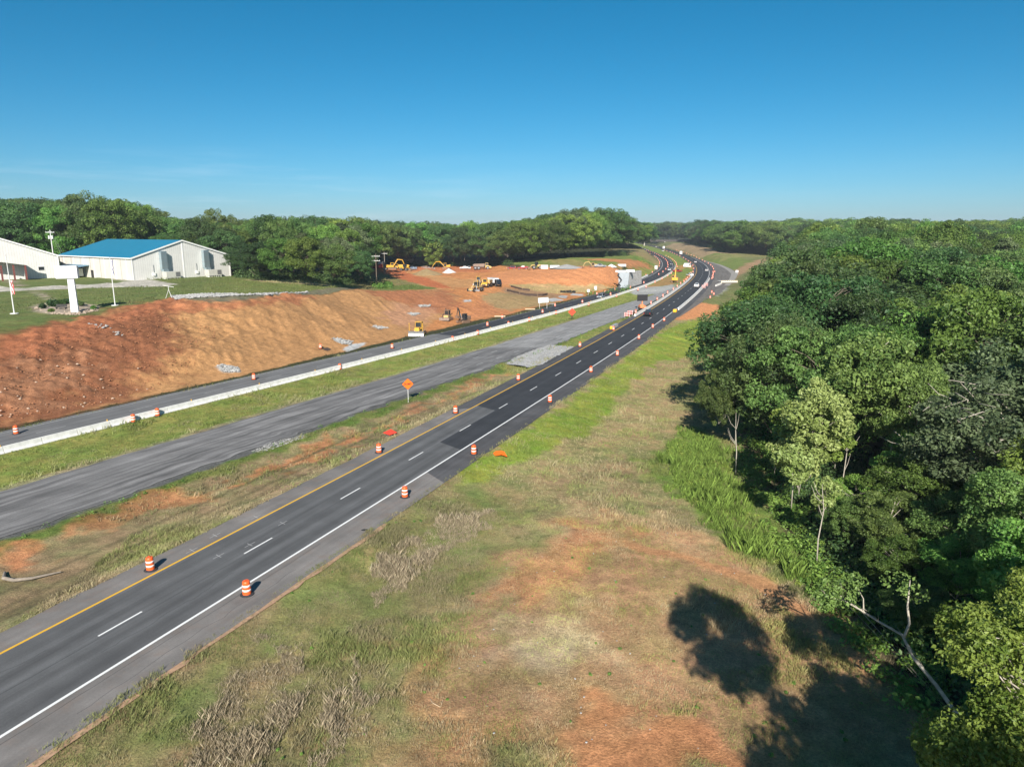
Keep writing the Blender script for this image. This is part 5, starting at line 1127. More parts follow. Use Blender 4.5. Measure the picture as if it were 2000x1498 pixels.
for q, yy in enumerate((900, 945, 1010)): RVr('suv', P_GRY, 'tiny dark car in the queue coming from under the bridge', LC, yy, -2.2, False, 'queue under the bridge')
x, y, z = at(1287, 487); road_vehicle('suv', P_WHT, 'white car parked on the far median', 1294, 491.5, rz=1.7)
road_vehicle('pickup_truck', P_RED, 'dark red pickup parked in the median behind the excavator', 1323, 532, rz=R(20)); road_vehicle('pickup_truck', P_WHT, 'white pickup parked in the median beside the dug trench', 1347, 540, rz=R(100))
road_vehicle('pickup_truck', P_BLU, 'blue-grey pickup parked in the dirt yard left of the rubble', 805, 527, rz=R(175))
road_vehicle('pickup_truck', P_WHT, 'white pickup parked at the edge of the yard right of the dump truck', 907, 525.5, rz=R(178))
road_vehicle('suv', P_WHT, 'white vehicle parked left of the brown dump truck', 917-1, 525.5, rz=R(100)).location.x += 0
bpy.context.view_layer.update()
road_vehicle('suv', P_RED, 'left one of two maroon vehicles parked on the mound top', 999, 526, rz=R(172)); road_vehicle('pickup_truck', P_RED, 'right one of two maroon vehicles parked on the mound top', 1021, 526, rz=R(176))
road_vehicle('pickup_truck', P_SIL, 'silver pickup parked on top of the orange mound', 1172, 522.5, rz=R(4))

# ------------------------------------------------------------------ construction machines
M_CAT = mat('machine_yellow', (.66, .36, .035), .5, noise=.25, nscale=2); M_CATD = mat('dusty_yellow', (.62, .42, .16), .7, noise=.3, nscale=2); M_DK = mat('machine_dark', (.035, .033, .03), .7, noise=.3, nscale=4); M_MUD = mat('muddy_steel', (.23, .14, .09), .8, noise=.3, nscale=3); M_BLADE = mat('worn_blade', (.46, .46, .47), .45, .5, noise=.2, nscale=3); M_BED = mat('dirty_bed', (.26, .19, .15), .85, noise=.3, nscale=2)
def machine(name, u, v, rz, label, s=1.0, z=None):
    x, y, z_ = at(u, v); e = empty(name, (x, y, z_+.03), rz, label, name.replace('_', ' ')); e.scale = (s, s, s); return e
def track(e, y0, L, H, W=.5, m=None):
    n = 10; pr = [(-L/2+H/2+H/2*math.cos(a), H/2+H/2*math.sin(a)) for a in [math.pi/2+math.pi*i/n for i in range(n+1)]]+[(L/2-H/2+H/2*math.cos(a), H/2+H/2*math.sin(a)) for a in [-math.pi/2+math.pi*i/n for i in range(n+1)]]
    o = MB().prism(pr, y0-W/2, y0+W/2).build('track', m or M_DK, e)
    mb = MB()
    for k in range(int(L/.25)): mb.box((-L/2+.2+k*.25, y0, H+.015), (.06, W, .05)); mb.box((-L/2+.2+k*.25, y0, .0), (.06, W, .05))
    for k in range(4): mb.cyl((-L/2+H/2+k*(L-H)/3, y0-W/2-.03, H/2), (-L/2+H/2+k*(L-H)/3, y0+W/2+.03, H/2), H*.28, n=8)
    mb.build('rollers', M_MUD, o); return o
def cab(e, x, y, z, lx_, ly_, lz, m=None, roof=None):
    c = MB().box((x, y, z+lz/2), (lx_, ly_, lz), tx=.9, ty=.92).build('cab', M_GLASS, e); mb = MB()
    for a in (-1, 1):
        for b in (-1, 1): mb.cyl((x+a*lx_/2, y+b*ly_/2, z), (x+a*lx_*.46, y+b*ly_*.47, z+lz), .06, n=5)
    mb.box((x, y, z+lz+.05), (lx_+.12, ly_+.12, .12)).box((x, y, z+.1), (lx_+.04, ly_+.04, .25)); mb.build('cab_frame', m or M_CAT, c); return c
# dozer
e = machine('bulldozer', 818, 655, R(-97), 'yellow bulldozer with wide shiny blade and two tall yellow masts facing the road')
track(e, -1.0, 3.8, 1.0, .6); track(e, 1.0, 3.8, 1.0, .6); MB().box((.3, 0, 1.2), (3.2, 1.3, .9)).box((1.1, 0, 1.75), (1.6, 1.1, .5)).build('hood', M_CAT, e, bevel=.06); cab(e, -.5, 0, 1.6, 1.5, 1.5, 1.5, M_CAT)
n_ = 8; pr = [(2.75-.28*math.sin(math.pi*i/n_), .08+1.25*i/n_) for i in range(n_+1)]; MB().prism(pr+[(q[0]-.09, q[1]) for q in pr[::-1]], -1.85, 1.85).build('blade', M_BLADE, e)
for s in (-1, 1):
    MB().tube([(-.2, s*1.4, .5), (2.5, s*1.4, .35)], [.09, .09], 6).build('push_arm', M_CAT, e); MB().box((2.5, s*1.6, 2.1), (.1, .1, 2.0)).box((2.5, s*1.6, 3.1), (.18, .18, .2)).build('mast', M_CAT, e); MB().cyl((1.6, s*.5, 1.6), (2.5, s*.6, .7), .07, n=6).build('lift_ram', M_STEEL, e)
# compact loader
e = machine('skid_steer', 874, 625.5, R(-110), 'small brown loader with wide bucket and dark roll cage at the bottom of the bowl', 1.15)
track(e, -.75, 2.2, .7, .42, M_MUD); track(e, .75, 2.2, .7, .42, M_MUD); MB().box((-.1, 0, .85), (2.0, 1.1, .7)).build('body', M_CATD, e, bevel=.06); cab(e, -.1, 0, 1.1, 1.2, 1.0, 1.2, M_MUD); MB().prism([(1.3, .1), (1.35, .75), (1.9, .7), (2.1, .1)], -1.25, 1.25).build('bucket', M_BED, e)
for s in (-1, 1): MB().tube([(-.9, s*.9, 1.5), (.6, s*.9, 1.3), (1.4, s*.9, .45)], [.09, .1, .09], 6).build('lift_arm', M_DK, e)
MB().cyl((-.9, -.8, 1.9), (-.9, -.8, 2.7), .12, n=8).build('exhaust', M_DK, e)
# excavators
def excavator(u, v, rz, label, body, s=1.0, boom=((.9, .4, 1.3), (1.9, .4, 3.9), (3.1, .4, 4.5)), stick=((3.1, .4, 4.5), (3.6, .4, 2.2)), turn=0, dark=False):
    e = machine('excavator', u, v, rz, label, s); track(e, -1.05, 3.6, .85, .55, M_MUD); track(e, 1.05, 3.6, .85, .55, M_MUD)
    MB().cyl((0, 0, .6), (0, 0, .95), .7, n=14).build('turntable', M_DK, e); MB().box((-.6, 0, 1.45), (2.8, 2.4, .95)).box((-1.9, 0, 1.5), (.7, 2.3, 1.15)).build('house', body, e, bevel=.08)
    cab(e, .3, .75, 1.0, 1.3, .95, 1.75, M_DK if dark else body); bm = MB().tube(boom, [.20, .26, .17], 6).build('boom', M_DK if dark else body, e); st_ = MB().tube(stick, [.18, .12], 6).build('stick', M_DK if dark else body, e)
    p_ = Vector(stick[-1]); MB().prism([(p_.x-.1, p_.z), (p_.x+.35, p_.z-.1), (p_.x+.25, p_.z-.75), (p_.x-.45, p_.z-.8), (p_.x-.55, p_.z-.3)], p_.y-.5, p_.y+.5).build('bucket', M_MUD, e)
    MB().cyl((.9, .4, 1.2), Vector(boom[1])-Vector((.2, 0, .4)), .08, n=6).build('boom_ram', M_STEEL, e); return e
excavator(905, 631, R(-125), 'small dark excavator with folded black boom and muddy tracks near the road', M_MUD, .9, ((.7, -.5, 1.2), (1.3, -.5, 3.7), (1.9, -.5, 4.7)), ((1.9, -.5, 4.7), (2.4, -.5, 2.4)), dark=True)
excavator(871, 525.5, R(182), 'yellow excavator with its arm bent over the rubble at the yard edge', M_CAT, 1.25, ((.7, 0, 1.3), (3.0, 0, 3.6), (5.0, 0, 3.4)), ((5.0, 0, 3.4), (6.8, 0, 1.0)))
excavator(765, 527, R(15), 'yellow excavator in the packed group of machines at the left of the yard', M_CAT, 1.3, ((.7, 0, 1.3), (2.6, 0, 4.2), (4.6, 0, 4.0)), ((4.6, 0, 4.0), (5.6, 0, 1.6)))
excavator(1318, 552, R(75), 'yellow excavator working at the trench in the median between the carriageways', M_CAT, 1.2, ((.7, 0, 1.3), (2.4, 0, 4.6), (4.4, 0, 5.2)), ((4.4, 0, 5.2), (5.2, 0, 2.6)))
excavator(1158, 522.5, R(190), 'yellow excavator half hidden behind the silver pickup on the mound', M_CATD, .8, ((.7, 0, 1.3), (2.6, 0, 3.4), (4.8, 0, 2.9)), ((4.8, 0, 2.9), (6.2, 0, .6)))
# graders
def grader(u, v, rz, label, m):
    e = machine('motor_grader', u, v, rz, label, 1.05)
    for xx in (-2.8, -1.4, 3.6):
        for s in (-1, 1): wheel(e, xx, s*1.1, .62, .4)
    MB().box((-2.2, 0, 1.5), (2.6, 1.2, 1.0)).build('engine_hood', m, e, bevel=.08); cab(e, -.4, 0, 1.3, 1.4, 1.5, 1.9, m); MB().tube([(.2, 0, 1.5), (2.2, 0, 2.0), (3.8, 0, 1.2)], [.25, .2, .22], 6).build('frame', m, e); MB().box((3.6, 0, .8), (.35, 2.0, .35)).build('front_axle', m, e)
    MB().prism([(1.3, .1), (1.25, .4), (1.35, .75), (1.45, .75), (1.36, .4), (1.4, .1)], -2.0, 2.0).build('mouldboard', M_BLADE, e)
    for s in (-1, 1): MB().box((3.9, s*.45, .9), (.5, .12, .9)).build('front_bracket', m, e); MB().cyl((1.0, s*.5, 2.2), (1.3, s*.9, .8), .07, n=6).build('lift_ram', M_STEEL, e)
    MB().cyl((-2.6, .3, 2.0), (-2.6, .3, 2.6), .08, n=6).build('exhaust', M_DK, e); return e
grader(930, 569, R(-115), 'front yellow grader with dusty wheels facing the camera', M_CATD); grader(934.5, 557, R(-95), 'rear yellow machine standing right behind the front grader', M_CAT)
# articulated dump trucks
def dump_truck(u, v, rz, label, m, bed, s=1.0, up_=0.0):
    e = machine('dump_truck', u, v, rz, label, s)
    for xx in (-3.6, -1.9, 2.8):
        for sd_ in (-1, 1): wheel(e, xx, sd_*1.25, .85, .6)
    MB().prism([(1.6, .9), (1.6, 2.0), (3.0, 2.0), (4.6, 1.55), (4.8, 1.0), (4.6, .7), (2.0, .7)], -1.2, 1.2).build('hood', m, e, bevel=.08); cab(e, 2.3, 0, 1.9, 1.4, 1.5, 1.3, m)
    b_ = MB(); a_ = 1.45; b_.prism([(-5.0, 2.1), (-4.0, 1.35), (1.0, 1.35), (1.3, 3.0), (1.15, 3.05), (.8, 1.6), (-3.9, 1.6), (-4.9, 2.3)], -a_, a_)
    for sd_ in (-1, 1): b_.prism([(-5.0, 2.1), (-4.0, 1.35), (1.0, 1.35), (1.3, 2.9), (-4.2, 2.75)], sd_*a_-.07, sd_*a_+.07)
    b_.build('dump_bed', bed, e); MB().box((-1.6, 0, 1.0), (6.0, .8, .45)).build('chassis', M_DK, e); MB().box((4.82, 0, 1.1), (.06, 1.5, .55)).build('grille', M_DK, e)
    for sd_ in (-1, 1): MB().box((4.85, sd_*.95, 1.15), (.06, .3, .2)).build('headlight', M_HL, e)
    return e
dump_truck(950, 561, R(-100), 'yellow articulated dump truck facing the camera beside the graders', M_CAT, M_CATD); dump_truck(942, 526.5, R(4), 'brown-bedded dump truck side on at the back of the yard', M_CATD, M_BED, 1.05)
dump_truck(783, 527, R(178), 'yellow dump truck in the packed group of machines at the left of the yard', M_CAT, M_CAT, .95)
# water truck
e = machine('water_truck', 966, 559, R(-60), 'white-bodied truck with dark cab at the right end of the machine group', 1.0)
for xx in (-3.0, -1.7, 3.0):
    for s in (-1, 1): wheel(e, xx, s*1.1, .55, .35)
MB().prism([(2.0, .8), (2.0, 2.9), (3.4, 2.8), (3.8, 1.9), (4.2, .8)], -1.15, 1.15).build('cab', P_BLK, e, bevel=.08); MB().box((-1.2, 0, 2.3), (5.6, 2.4, 1.9)).build('body', P_WHT, e, bevel=.1); MB().box((0, 0, 1.0), (7.4, .9, .35)).build('chassis', M_DK, e); MB().box((3.68, 0, 2.35), (.04, 1.9, .7), ry=R(-22)).build('windscreen', M_GLASS, e)
# red truck tractor
e = machine('truck_tractor', 742.5, 527.5, R(178), 'dark red truck tractor with white roof fairing behind the utility poles', 1.15)
for xx in (-3.0, -1.7, 2.6):
    for s in (-1, 1): wheel(e, xx, s*1.05, .5, .4)
MB().prism([(0, .8), (0, 2.3), (1.4, 2.3), (1.6, 1.7), (3.4, 1.6), (3.6, .7)], -1.0, 1.0).box((-.7, 0, 1.9), (1.4, 2.2, 1.9)).build('cab', P_RED, e, bevel=.08); MB().prism([(-1.2, 2.86), (-1.2, 3.8), (.2, 3.6), (1.1, 2.86)], -1.0, 1.0).build('roof_fairing', P_WHT, e, bevel=.1); MB().box((0, 0, .8), (7, .9, .3)).build('chassis', M_DK, e); MB().box((1.5, 0, 2.0), (.05, 1.8, .6), ry=R(-18)).build('windscreen', M_GLASS, e)
for s in (-1, 1): MB().cyl((-1.6, s*1.0, 1.0), (-1.6, s*1.0, 3.9), .09, n=6).build('exhaust', M_STEEL, e)
# loader on the mound
def backhoe(u, v, rz, label, m):
    e = machine('wheel_loader', u, v, rz, label, 1.1)
    for xx in (-1.2, 1.5):
        for s in (-1, 1): wheel(e, xx, s*1.0, .72, .5)
    MB().box((-1.2, 0, 1.4), (2.2, 1.6, .9)).build('engine_hood', m, e, bevel=.08); cab(e, .3, 0, 1.3, 1.4, 1.4, 1.7, M_DK); MB().tube([(.6, 0, 1.6), (2.4, 0, 1.6), (3.2, 0, .6)], [.2, .2, .15], 6).build('lift_arm', m, e); MB().prism([(3.1, .1), (3.1, 1.1), (4.2, .6), (4.3, .1)], -1.35, 1.35).build('bucket', M_MUD, e); return e
backhoe(1049, 525.5, R(185), 'dusty yellow loader beside the white containers on the mound', M_CATD); backhoe(790, 529, R(-20), 'yellow loader at the front right of the packed machine group', M_CAT)

# ------------------------------------------------------------------ buildings
def wall_mat(name, c, sc, axis=0, depth=.02):
    m = bpy.data.materials.new(name); m.use_nodes = True; N = m.node_tree; b = N.nodes['Principled BSDF']; b.inputs['Roughness'].default_value = .6
    tc = N.nodes.new('ShaderNodeTexCoord'); sp = N.nodes.new('ShaderNodeSeparateXYZ'); N.links.new(tc.outputs['Object'], sp.inputs[0])
    mu = N.nodes.new('ShaderNodeMath'); mu.operation = 'MULTIPLY'; mu.inputs[1].default_value = sc; N.links.new(sp.outputs[axis], mu.inputs[0]); fr = N.nodes.new('ShaderNodeMath'); fr.operation = 'FRACT'; N.links.new(mu.outputs[0], fr.inputs[0])
    rr = N.nodes.new('ShaderNodeValToRGB'); rr.color_ramp.elements[0].position = 0; rr.color_ramp.elements[0].color = (.0, .0, .0, 1); rr.color_ramp.elements[1].position = .14; rr.color_ramp.elements[1].color = (1, 1, 1, 1); N.links.new(fr.outputs[0], rr.inputs[0])
    nz = N.nodes.new('ShaderNodeTexNoise'); nz.inputs['Scale'].default_value = .5; nz.inputs['Detail'].default_value = 6; N.links.new(tc.outputs['Object'], nz.inputs[0])
    mx = N.nodes.new('ShaderNodeMix'); mx.data_type = 'RGBA'; mx.inputs[6].default_value = (*[q*.6 for q in c], 1); mx.inputs[7].default_value = (*c, 1); N.links.new(rr.outputs[0], mx.inputs[0])
    m2 = N.nodes.new('ShaderNodeMix'); m2.data_type = 'RGBA'; m2.blend_type = 'MULTIPLY'; m2.inputs[0].default_value = .25; N.links.new(mx.outputs[2], m2.inputs[6]); N.links.new(nz.outputs[0], m2.inputs[7]); N.links.new(m2.outputs[2], b.inputs['Base Color'])
    bp = N.nodes.new('ShaderNodeBump'); bp.inputs['Distance'].default_value = depth; N.links.new(rr.outputs[0], bp.inputs['Height']); N.links.new(bp.outputs[0], b.inputs['Normal']); return m
W_WALL = wall_mat('ribbed_white_metal', (.72, .71, .67), 1.5); W_WALLY = wall_mat('cream_metal_siding', (.66, .62, .55), .16, 1); M_TRIM = mat('white_trim', (.78, .77, .74), .5); M_ROOFB = wall_mat('blue_metal_roof', (.012, .20, .34), 1.1, 1, .01); M_CANB = mat('pale_blue_metal', (.14, .27, .38), .5, .2)
M_ROOFG = mat('light_metal_roof', (.5, .52, .53), .45, .3)
def gable_building(name, A, th, W, L, zg, eh, rh, label, wm, wmy, roof, ov=.35):
    """local x runs along the gable wall, local y along the side wall; origin at the near corner"""
    e = empty(name, (A[0], A[1], zg), th, label, 'warehouse')
    # gable walls and side walls, each a part of its own
    for yy, nm in ((0, 'gable_wall'), (L-.2, 'gable_wall')): MB().prism([(0, -.8), (W, -.8), (W, eh), (W/2, rh), (0, eh)], yy, yy+.2).build(nm, wm, e)
    for xx in (0, W-.2): MB().box((xx+.1+(.003 if xx == 0 else -.003), L/2, eh/2-.4), (.2, L-.404, eh+.78)).build('side_wall', wmy, e)
    sl_ = math.hypot(W/2, rh-eh)
    for s in (-1, 1):
        x0, x1 = (-ov, W/2) if s < 0 else (W+ov, W/2); z0 = eh-ov*(rh-eh)/(W/2)
        mb = MB(); mb.add([(x0, -ov, z0+.03), (x1, -ov, rh+.03), (x1, L+ov, rh+.03), (x0, L+ov, z0+.03), (x0, -ov, z0+.15), (x1, -ov, rh+.15), (x1, L+ov, rh+.15), (x0, L+ov, z0+.15)], [(0, 1, 2, 3), (7, 6, 5, 4), (0, 4, 5, 1), (1, 5, 6, 2), (2, 6, 7, 3), (3, 7, 4, 0)]).build('roof', roof, e)
    mb = MB()
    for s in (-1, 1):
        x0 = -ov if s < 0 else W+ov; z0 = eh-ov*(rh-eh)/(W/2); mb.add([(x0, -ov-.05, z0-.25), (W/2, -ov-.05, rh-.22), (W/2, -ov-.05, rh+.2), (x0, -ov-.05, z0+.2), (x0, -ov-.01, z0-.25), (W/2, -ov-.01, rh-.22), (W/2, -ov-.01, rh+.2), (x0, -ov-.01, z0+.2)], [(0, 1, 2, 3), (7, 6, 5, 4), (3, 2, 6, 7), (0, 4, 5, 1), (0, 3, 7, 4)])
    mb.build('rake_trim', M_TRIM, e); MB().box((-ov-.08, L/2, eh-.12), (.16, L+2*ov, .28)).build('gutter', M_TRIM, e)
    return e
wh = gable_building('warehouse', (-112, 212), R(55), 32.3, 45.8, 9.9, 6.6, 11.5, 'large white metal warehouse with bright blue gable roof and two duct towers', W_WALL, W_WALLY, M_ROOFB)
MB().box((.05, -.06, 3.0), (.35, .12, 7.2)).build('corner_trim', M_TRIM, wh); MB().box((16.1, -.05, 5.2), (.3, .1, 11.6)).build('centre_trim', M_TRIM, wh); MB().box((32.2, -.06, 3.0), (.35, .12, 7.2)).build('corner_trim', M_TRIM, wh)
M_DUCT = mat('galvanised_duct', (.42, .52, .56), .3, .7); M_UNIT = mat('air_unit', (.50, .49, .44), .6, noise=.1, nscale=2); M_GRIL = mat('unit_grille', (.14, .14, .14), .6)
for xx in (9.3, 23.3):
    d_ = MB().box((xx, -.75, 5.6), (1.9, 1.3, 5.6)).build('duct_tower', M_DUCT, wh, bevel=.08)
    for k in range(4): MB().box((xx, -.75, 3.4+k*1.4), (2.0, 1.4, .08)).build('duct_flange', M_STEEL, d_)
    MB().box((xx, -1.3, 2.55), (1.7, 1.4, .7)).build('duct_elbow', M_DUCT, wh)
    u_ = MB().box((xx+1.2, -2.5, 1.35), (4.6, 2.3, 1.9)).build('air_unit', M_UNIT, wh, bevel=.05); MB().box((xx+2.6, -3.66, 1.45), (1.4, .05, 1.4)).build('grille', M_GRIL, u_); MB().box((xx+3.52, -2.5, 1.4), (.05, 1.9, 1.4)).build('grille', M_GRIL, u_)
    for k in range(6): MB().box((xx-.8+k*.8, -2.5, .15), (.3, 2.0, .5)).build('unit_foot', M_CONC, u_)
    b_ = MB().box((xx-3.0, -.2, 1.6), (.8, .35, .9)).build('electric_box', M_TRIM, wh); MB().box((xx-3.0, -.15, 3.2), (.08, .1, 2.4)).build('conduit', M_STEEL, b_)
for k in range(7): MB().box((-.03, 3.2+k*6.6, 3.05), (.08, .2, 6.9)).build('downpipe', M_TRIM, wh)
# covered entrance on the side wall
c_ = MB().prism([(-6.5, 2.9), (-6.5, 3.1), (-.05, 3.9), (-.05, 3.7)], 26, 40).build('canopy', M_CANB, wh)
for yy in (26.2, 32, 39.8): MB().box((-6.3, yy, 1.4), (.22, .22, 3.0)).build('canopy_post', M_DK, c_)
MB().box((-3.6, 33.5, 1.6), (5.3, 10, 2.4)).build('entrance_block', mat('cream_wall', (.70, .66, .58), .7), wh); MB().box((-.06, 24.5, 1.1), (.1, 1.5, 2.5)).build('door', M_DK, wh)
# white building on the left with a porch
gb = gable_building('metal_building', (-177.0, 191.5), R(42), 48.5, 34, 9.95, 6.9, 15.9, 'white ribbed metal building with brown-trimmed porch at the left edge of the photo', W_WALL, W_WALLY, M_ROOFG); gb['category'] = 'building'
MB().box((48.4, -.06, 3.0), (.3, .12, 7.6)).build('corner_trim', M_TRIM, gb); w1 = MB().box((43.7, -.05, 3.1), (1.8, .08, 1.3)).build('window_frame', M_TRIM, gb); MB().box((43.7, -.10, 3.1), (1.5, .05, 1.05)).build('pane', M_GLASS, w1)
M_BRN = mat('brown_trim', (.16, .045, .035), .6); pp = MB(); L0 = 25; R0 = 39.2
pp.add([(L0, -5.2, 7.0+3.5*0), (R0, -5.2, 4.5), (R0, -.21, 4.5), (L0, -.21, 7.0), (L0, -5.2, 7.35), (R0, -5.2, 4.85), (R0, -.21, 4.85), (L0, -.21, 7.35)], [(3, 2, 1, 0), (4, 5, 6, 7), (0, 1, 5, 4), (1, 2, 6, 5), (2, 3, 7, 6), (3, 0, 4, 7)]); por = pp.build('porch_roof', M_BRN, gb)
MB().add([(L0, -5.26, 6.9), (R0+.1, -5.26, 4.4), (R0+.1, -5.26, 6.0), (L0, -5.26, 9.4), (L0, -5.22, 6.9), (R0+.1, -5.22, 4.4), (R0+.1, -5.22, 6.0), (L0, -5.22, 9.4)], [(0, 1, 2, 3), (7, 6, 5, 4), (1, 5, 6, 2), (0, 4, 5, 1), (3, 2, 6, 7)]).build('porch_face', W_WALL, gb)
for xx in (R0-.25, R0-3.2, L0+8): MB().box((xx, -4.9, 2.1), (.45, .45, 4.8)).build('porch_post', M_BRN, gb)
MB().box((R0-.1, -2.7, 2.0), (.15, 4.4, 4.6)).build('porch_side', W_WALL, gb); w2 = MB().box((30.8, -.26, 2.9), (2.2, .1, 1.4)).build('window_frame', M_BRN, gb); MB().box((30.8, -.33, 2.9), (1.8, .05, 1.1)).build('pane', M_GLASS, w2)
# pylon sign
x, y, z = at(147, 610.5); e = empty('pylon_sign', (x, y, z), R(20), 'white pylon sign with boxy cabinet and faint blue lettering on the lawn', 'sign'); M_CAB = mat('sign_white', (.80, .82, .84), .4)
MB().box((0, 0, 3.3), (1.25, .9, 6.6), tx=.85).build('pillar', M_CAB, e, bevel=.03); MB().box((-.5, 0, 7.6), (3.6, 1.5, 2.3)).build('cabinet', M_CAB, e, bevel=.05); mb_ = mat('faint_blue_print', (.45, .60, .74), .5)
MB().cyl((-1.9, -.76, 8.1), (-1.9, -.765, 8.1), .22, n=12).cyl((-1.8, -.76, 7.7), (-1.8, -.765, 7.7), .17, n=12).build('emblem', mb_, e); mb = MB(); rs = np.random.RandomState(3)
for r_, (x0, n_, zz, h_) in enumerate(((-1.45, 9, 7.95, .26), (-1.2, 9, 7.4, .18))):
    for k in range(n_):
        if r_ == 1 and k == 4: continue
        mb.box((x0+k*.25, -.757, zz), (.04, .012, h_)); mb.box((x0+k*.25+.06, -.757, zz+(h_*.4 if k % 2 else -h_*.4)), (.10, .012, .04)); mb.box((x0+k*.25+.12, -.757, zz), (.035, .012, h_*(.9 if k % 3 else .5)))
mb.build('lettering', mb_, e)
# flagpoles
M_FR = mat('flag_red', (.50, .05, .06), .8); M_FB = mat('flag_blue', (.03, .05, .20), .8); M_FW = mat('flag_white', (.70, .68, .68), .8)
def flagpole(u, v, H, label, fl):
    x, y, z = at(u, v); e = empty('flagpole', (x, y, z), 0, label, 'flagpole'); MB().tube([(0, 0, 0), (0, 0, H*.5), (0, 0, H)], [.11, .09, .05], 8).build('pole', M_PW, e); MB().cyl((0, 0, 0), (0, 0, .12), .7, n=12).build('base', M_CONC, e); MB().lathe([(.02, -.08), (.09, 0), (.02, .09)], (0, 0, H+.05), 8).build('finial', M_STEEL, e)
    z1, z0, cols = fl; f = None
    for k, c in enumerate(cols):
        mb = MB(); pr = []
        for j in range(7):
            t = j/6; zz = z1+(z0-z1)*t; xx = .1+k*.13+.07*math.sin(j*2.1+k); pr.append((xx, .06*math.sin(j*1.7+k*2), zz))
        mb.add(pr+[(p_[0]+.14, p_[1]+.08*math.sin(p_[2]*3), p_[2]-.1) for p_ in pr], [(j, j+1, j+8, j+7) for j in range(6)]); o_ = mb.build('flag' if f is None else 'flag_stripe', c, e if f is None else f); f = f or o_
        md = o_.modifiers.new('thick', 'SOLIDIFY'); md.thickness = .02
    return e
flagpole(28, 613, 10.6, 'silver flagpole with limp red and white striped flag at the left edge', (6.2, 3.6, (M_FW, M_FR, M_FW, M_FR)))
flagpole(225, 597, 9.6, 'silver flagpole with limp white and blue flag right of the pylon sign', (9.2, 6.2, (M_FW, M_FW, M_FB)))
# ring bed with shrubs, bench, border stones
LMs = LM['dark']
def shrub(u, v, r, label, kind='dark', seed=0, hgt_=.9, name='shrub'):
    x, y, z = at(u, v); e = empty(name, (x, y, z), 0, label, 'shrub'); rs = np.random.RandomState(seed+int(u)); n = 14
    c = rs.normal(size=(n, 3)); c /= np.linalg.norm(c, axis=1)[:, None]; c = c*r*.6*rs.uniform(.4, 1, n)[:, None]; c[:, 2] = np.abs(c[:, 2])*hgt_+r*.35
    me = leaves_mesh('foliage', c, np.full(n, r*.5), rs.uniform(.2, .8, n), 90, .14 if r < 1.5 else .2, LM[kind], rs, .9); o = bpy.data.objects.new('foliage', me); COL.objects.link(o); o.parent = e
    MB().cyl((0, 0, -.1), (0, 0, r*.6), .05, n=5).build('stem', BARKD, e); return e
for i, (u, v, r, l, k) in enumerate([(83, 603, .95, 'leftmost dark round shrub of the bed under the pylon sign', 'dark'), (100, 600, 1.5, 'tall dark shrub left of the bench in the bed', 'dark'), (101, 611, .75, 'small rounded green shrub in front of the bench', 'green'), (118, 598, 1.2, 'green shrub behind the bench', 'green'), (130, 596, 1.3, 'dark shrub directly left of the white pillar', 'dark'), (157, 598, 1.1, 'dark shrub directly right of the white pillar', 'dark'), (183, 605, .7, 'small round green shrub at the right end of the bed', 'green'), (430, 556, .5, 'x', 'dark')]):
    if l != 'x': shrub(u, v, r, l, k, i)
x, y, z = at(120, 605); e = empty('bench', (x, y, z), R(5), 'black bench in the ring bed under the pylon sign', 'bench'); MB().box((0, 0, .45), (2.0, .5, .07)).build('seat', M_DK, e); MB().box((0, .26, .8), (2.0, .06, .5)).build('backrest', M_DK, e)
for s in (-1, 1): MB().box((s*.85, 0, .22), (.08, .5, .42)).build('leg', M_DK, e)
rs = np.random.RandomState(8)
def stones(name, outline_pts, n, r0, r1, m, label, world=False, kind='stuff', lift=.0):
    P_ = outline_pts if world else px(outline_pts); xs = [p[0] for p in P_]; ys = [p[1] for p in P_]; mb = MB(); k = 0; tries = 0
    ico = [(0, 0, 1), (.9, 0, .3), (.28, .85, .3), (-.72, .53, .3), (-.72, -.53, .3), (.28, -.85, .3), (0, 0, -.5)]; fc = [(0, 1, 2), (0, 2, 3), (0, 3, 4), (0, 4, 5), (0, 5, 1), (6, 2, 1), (6, 3, 2), (6, 4, 3), (6, 5, 4), (6, 1, 5)]
    while k < n and tries < n*60:
        tries += 1; x = random.uniform(min(xs), max(xs)); y = random.uniform(min(ys), max(ys))
        if not inpoly(np.array([x]), np.array([y]), P_)[0]: continue
        s_ = random.uniform(r0, r1); M = Matrix.Rotation(random.uniform(0, 6.28), 3, 'Z')@Matrix.Rotation(random.uniform(-.5, .5), 3, 'X'); z = gz(x, y) if name == 'crushed_stone' else hgt(x, y)
        mb.add([Vector((x, y, z+s_*.25+lift))+M@Vector((a*s_*random.uniform(.7, 1.2), b*s_*random.uniform(.7, 1.2), c*s_*.75)) for a, b, c in ico], fc); k += 1
    o = mb.build(name, m); return tag(o, label, None, None, kind)
M_STN = mat('pale_stone', (.36, .355, .34), .9, noise=.35, nscale=1.5); M_STT = mat('tan_stone', (.42, .33, .25), .9, noise=.3, nscale=1.5); M_CLOD = mat('earth_clods', (.36, .16, .075), .95, noise=.4, nscale=1)
stones('border_stones', [(62,602),(95,614),(150,617),(195,607),(192,603),(150,610),(100,609),(72,602)], 260, .12, .3, M_STT, 'tan stones edging the bed under the pylon sign')
stones('rip_rap', [(335,580),(380,576.5),(480,576.5),(560,573),(600,570),(600,573),(520,578),(430,581),(345,586)], 900, .2, .5, M_STN, 'line of pale broken rock along the top of the cut slope')
